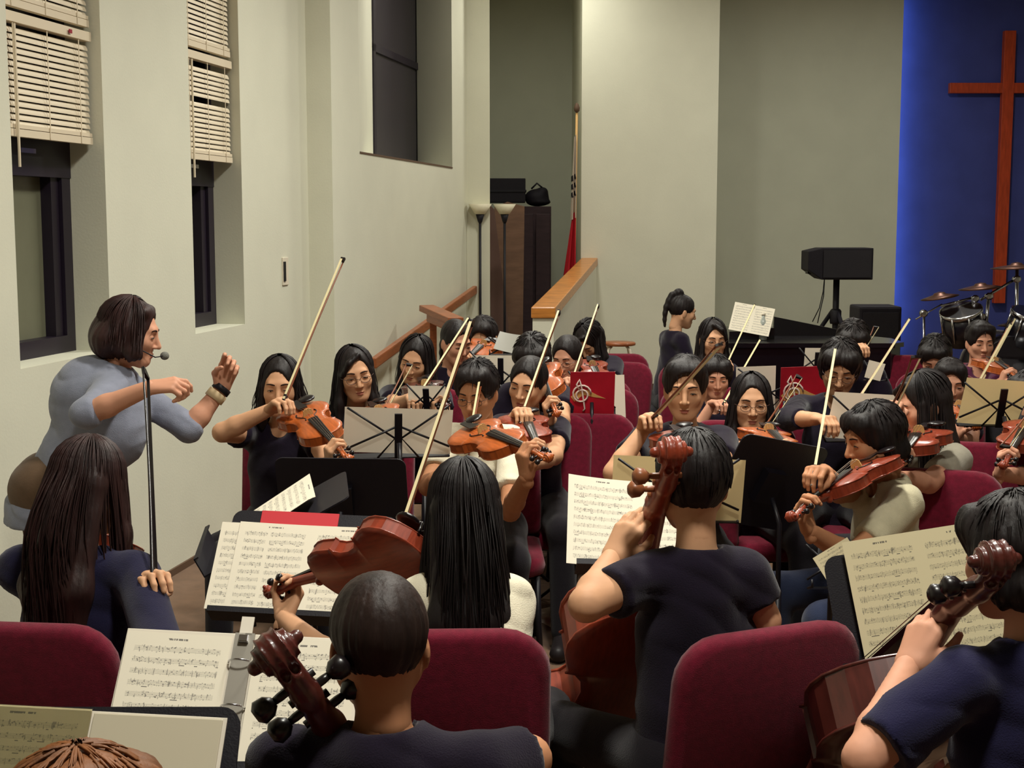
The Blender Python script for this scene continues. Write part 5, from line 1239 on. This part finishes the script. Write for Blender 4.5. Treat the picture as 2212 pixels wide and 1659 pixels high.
brass = mat('bronze_cymbal', (84, 54, 42), .4, .5, metal=.7)
for x, y, R_, tl in ((2030, 642, .15, 10), (2118, 622, .17, 6), (2196, 578, .2, 3), (2200, 700, .16, 5)):
    q = P(x, y, DD); t = math.radians(tl); Z = V(math.sin(t) * -1, -.02, math.cos(t)); Z = nrm(Z); X = nrm(np.cross(V(0, 1, 0), Z)); Y = np.cross(Z, X)
    MB().lathe([(R_, -.003), (R_ * .6, .012), (.05, .022), (.04, .035), (.012, .042), (.012, .03), (R_ * .6, .006)], 26, q, (X, Y, Z)).build('cymbal', brass, e, True)
shell = mat('black_drum_shell', (20, 16, 28), .3, .5, coat=.4); headm = mat('drum_head', (196, 168, 158), .5)
def drum(x, y, w, hgt, D_, tl=18):
    q = P(x, y, D_); t = math.radians(tl); Z = nrm(V(math.sin(t), -.3, math.cos(t))); X = nrm(np.cross(V(0, 1, 0), Z)); Y = np.cross(Z, X)
    R_ = w / 2
    ds = MB().lathe([(R_, -hgt), (R_, 0)], 26, q, (X, Y, Z)).build('drum_shell', shell, e, True)
    MB().lathe([(R_ * .97, -.004), (R_ * .97, .006)], 26, q, (X, Y, Z)).build('drum_head', headm, e, True).parent = ds
    MB().lathe([(R_ + .004, -.02), (R_ + .016, -.02), (R_ + .016, .012), (R_ + .004, .012)], 26, q, (X, Y, Z)).build('hoop', M_chrome, e, True).parent = ds
    for k in range(8):
        a = 2 * math.pi * k / 8; d = X * math.cos(a) + Y * math.sin(a); MB().tube([q + d * (R_ + .012), q + d * (R_ + .012) - Z * hgt * .8], .009, 6).build('lug', M_chrome, e, True).parent = ds
drum(2076, 672, .30, .26, DD - .1, -14); drum(2232, 680, .32, .24, DD - .2, 10); drum(2220, 790, .42, .36, DD - .35, 0); drum(1965, 790, .34, .14, DD - .5, 4)
q = P(2172, 800, DD); MB().lathe([(.28, -.2), (.29, -.2), (.29, .2), (.28, .2)], 32, q, (V(1, 0, 0), V(0, 0, 1), V(0, 1, 0))).build('bass_drum', shell, e, True)
MB().lathe([(.285, -.225), (.305, -.225), (.305, -.195), (.285, -.195)], 32, q, (V(1, 0, 0), V(0, 0, 1), V(0, -1, 0))).build('bass_hoop', mat('grey_hoop', (110, 104, 104), .35, .5), e, True)
# ------------------------------------------------------------------ alcove
def torch(x, label, D_):
    q = P(x, 463, D_); b = onz(x, 800); zt_ = P(x, 441, D_)[2]; zc = P(x, 463, D_)[2]; zn = P(x, 478, D_)[2]
    e = tag(empty('floor_lamp', (q[0], q[1], 0)), label, 'floor lamp', 'torch floor lamps'); c = (q[0], q[1], 0)
    MB().lathe([(.035, zc), (.05, zc + .005), (.108, zt_), (.104, zt_), (.045, zc + .012)], 24, c).build('lamp_shade', mat('frosted_lamp_glass', (226, 218, 190), .5, .3), e, True)
    MB().lathe([(.012, zn - .02), (.022, zn), (.040, zc), (.03, zc + .004)], 16, c).build('cup', M_blackmat, e, True)
    MB().tube([(q[0], q[1], zn), (q[0], q[1], .03)], .012, 8).build('pole', M_blackmat, e, True)
    MB().lathe([(.13, 0), (.13, .015), (.03, .03), (.012, .05)], 20, c).build('base', M_blackmat, e, True)
torch(1037, 'left torch floor lamp with white bowl shade in front of the cream wall', 12.9)
torch(1090, 'right torch floor lamp with white bowl shade before the brown boards', 13.2)
def slab(name, pts, D_, t, m, label, cat):
    q = [P(x, y, D_) for x, y in pts]; e = tag(empty(name, (np.mean([p_[0] for p_ in q]), q[0][1], 0)), label, cat); n = len(q)
    Y0 = np.mean([p_[1] for p_ in q])
    MB().prism([(p_[0], p_[2]) for p_ in q], 0, t, (V(1, 0, 0), V(0, 0, 1), V(0, 1, 0)), V(0, Y0, 0)).build('panel', m, e, bevel=.004); return e, q
brown = mat('brown_board', (112, 84, 66), .6, noise=(6, .15, (1, 1, 4))); dkw = mat('dark_wood', (56, 40, 44), .6, noise=(6, .2, (1, 1, 5)))
slab('board', [(1068, 448), (1096, 436), (1133, 446), (1128, 850), (1092, 850)], 14.2, .04, brown, 'tall brown board leaning in the alcove behind the lamp', 'board')
slab('board', [(1056, 440), (1068, 452), (1098, 700), (1102, 855), (1062, 855)], 14.0, .04, mat('brown_board2', (92, 68, 60), .6), 'narrow brown board leaning beside the alcove corner', 'board')
e, q = slab('cabinet', [(1118, 446), (1190, 446), (1190, 850), (1118, 850)], 15.0, .5, dkw, 'dark wooden cabinet standing in the alcove', 'cabinet')
for i in range(2):
    xx = q[0][0] + (q[1][0] - q[0][0]) * (i * .5 + .04); MB().box((xx, 14.86, .15), (xx + (q[1][0] - q[0][0]) * .42, 14.9, q[0][2] - .08)).build('door', dkw, e, bevel=.006)
zc = q[0][2]
a = P(1057, 386, 14.9); b = P(1135, 440, 14.9)
e = tag(empty('equipment_case', ((a[0] + b[0]) / 2, 15.1, b[2])), 'black equipment case stacked high in the alcove', 'case')
MB().box((a[0] - .1, 14.9, b[2] + .01), (b[0], 15.3, a[2])).build('case_body', M_tolex, e, bevel=.01)
MB().box((a[0] - .1, 14.89, (a[2] + b[2]) / 2 - .01), (b[0] + .01, 15.31, (a[2] + b[2]) / 2 + .012)).build('lid_seam', M_blackmat, e)
a = P(1137, 404, 14.95); b = P(1183, 440, 14.95); q = (a + b) / 2
e = tag(empty('equipment_bag', (q[0], q[1], b[2])), 'black lumpy bag on top of the alcove cabinet', 'bag')
f = Fld(q - .3, q + .3, .014); f.ell(q + V(0, .1, -.02), (.13, .12, .09), .03); f.ell(q + V(.06, .08, .04), (.06, .08, .05), .03); f.ell(q + V(.02, .1, -.07), (.13, .12, .04), .03); v, s_ = f.net(); obj('bag_body', fastmesh('bag_body', v - V(*e.location), s_), M_tolex, e)
MB().tube([q + V(-.06, .05, .07), q + V(0, .05, .13), q + V(.06, .05, .08)], .01, 6).build('strap', M_blackmat, e, True)
# flag
pt = P(1246, 244, 13.75); e = tag(empty('flag', (pt[0], pt[1], 0)), 'furled white and red flag on a tall pole beside the pillar', 'flag')
MB().tube([(pt[0], pt[1], pt[2]), (pt[0] - .03, pt[1], .0)], .012, 8).build('pole', M_maple, e, True)
MB().lathe([(.005, pt[2]), (.026, pt[2] + .02), (.03, pt[2] + .05), (.018, pt[2] + .085), (.004, pt[2] + .10)], 12, (pt[0], pt[1], 0)).build('finial', M_base, e, True)
MB().lathe([(.15, 0), (.15, .02), (.05, .06), (.02, .12)], 20, (pt[0] - .03, pt[1], 0)).build('base', M_base, e, True)
def cloth(y0, y1, w0, w1, m, nm, sh=0):
    za = P(1246, y0, 13.75)[2]; zb_ = P(1246, y1, 13.75)[2]; vs = []; N = 12; K = 10
    for j in range(K + 1):
        t = j / K; z = za + (zb_ - za) * t; w = w0 + (w1 - w0) * t
        for i in range(N + 1):
            s = i / N; vs.append((pt[0] - .005 - w * s * .55 + sh, pt[1] - .03 - .03 * math.sin(s * 11 + t) * (.4 + t), z - .03 * s))
    n = len(vs); vs2 = vs + [(x, y + .004, z) for x, y, z in vs]
    fs = [(j * (N + 1) + i, j * (N + 1) + i + 1, (j + 1) * (N + 1) + i + 1, (j + 1) * (N + 1) + i) for j in range(K) for i in range(N)]
    MB().add(vs2, fs + [tuple(k + n for k in f_[::-1]) for f_ in fs]).build(nm, m, e, True)
cloth(290, 470, .04, .10, mat('flag_white', (190, 176, 160), .85), 'white_cloth'); cloth(455, 590, .06, .22, mat('flag_red', (172, 20, 34), .85), 'red_cloth')
for k in range(3): cloth(374 + 18 * k, 386 + 18 * k, .085, .085, mat('flag_black', (28, 24, 30), .85), 'black_bar', -.001)
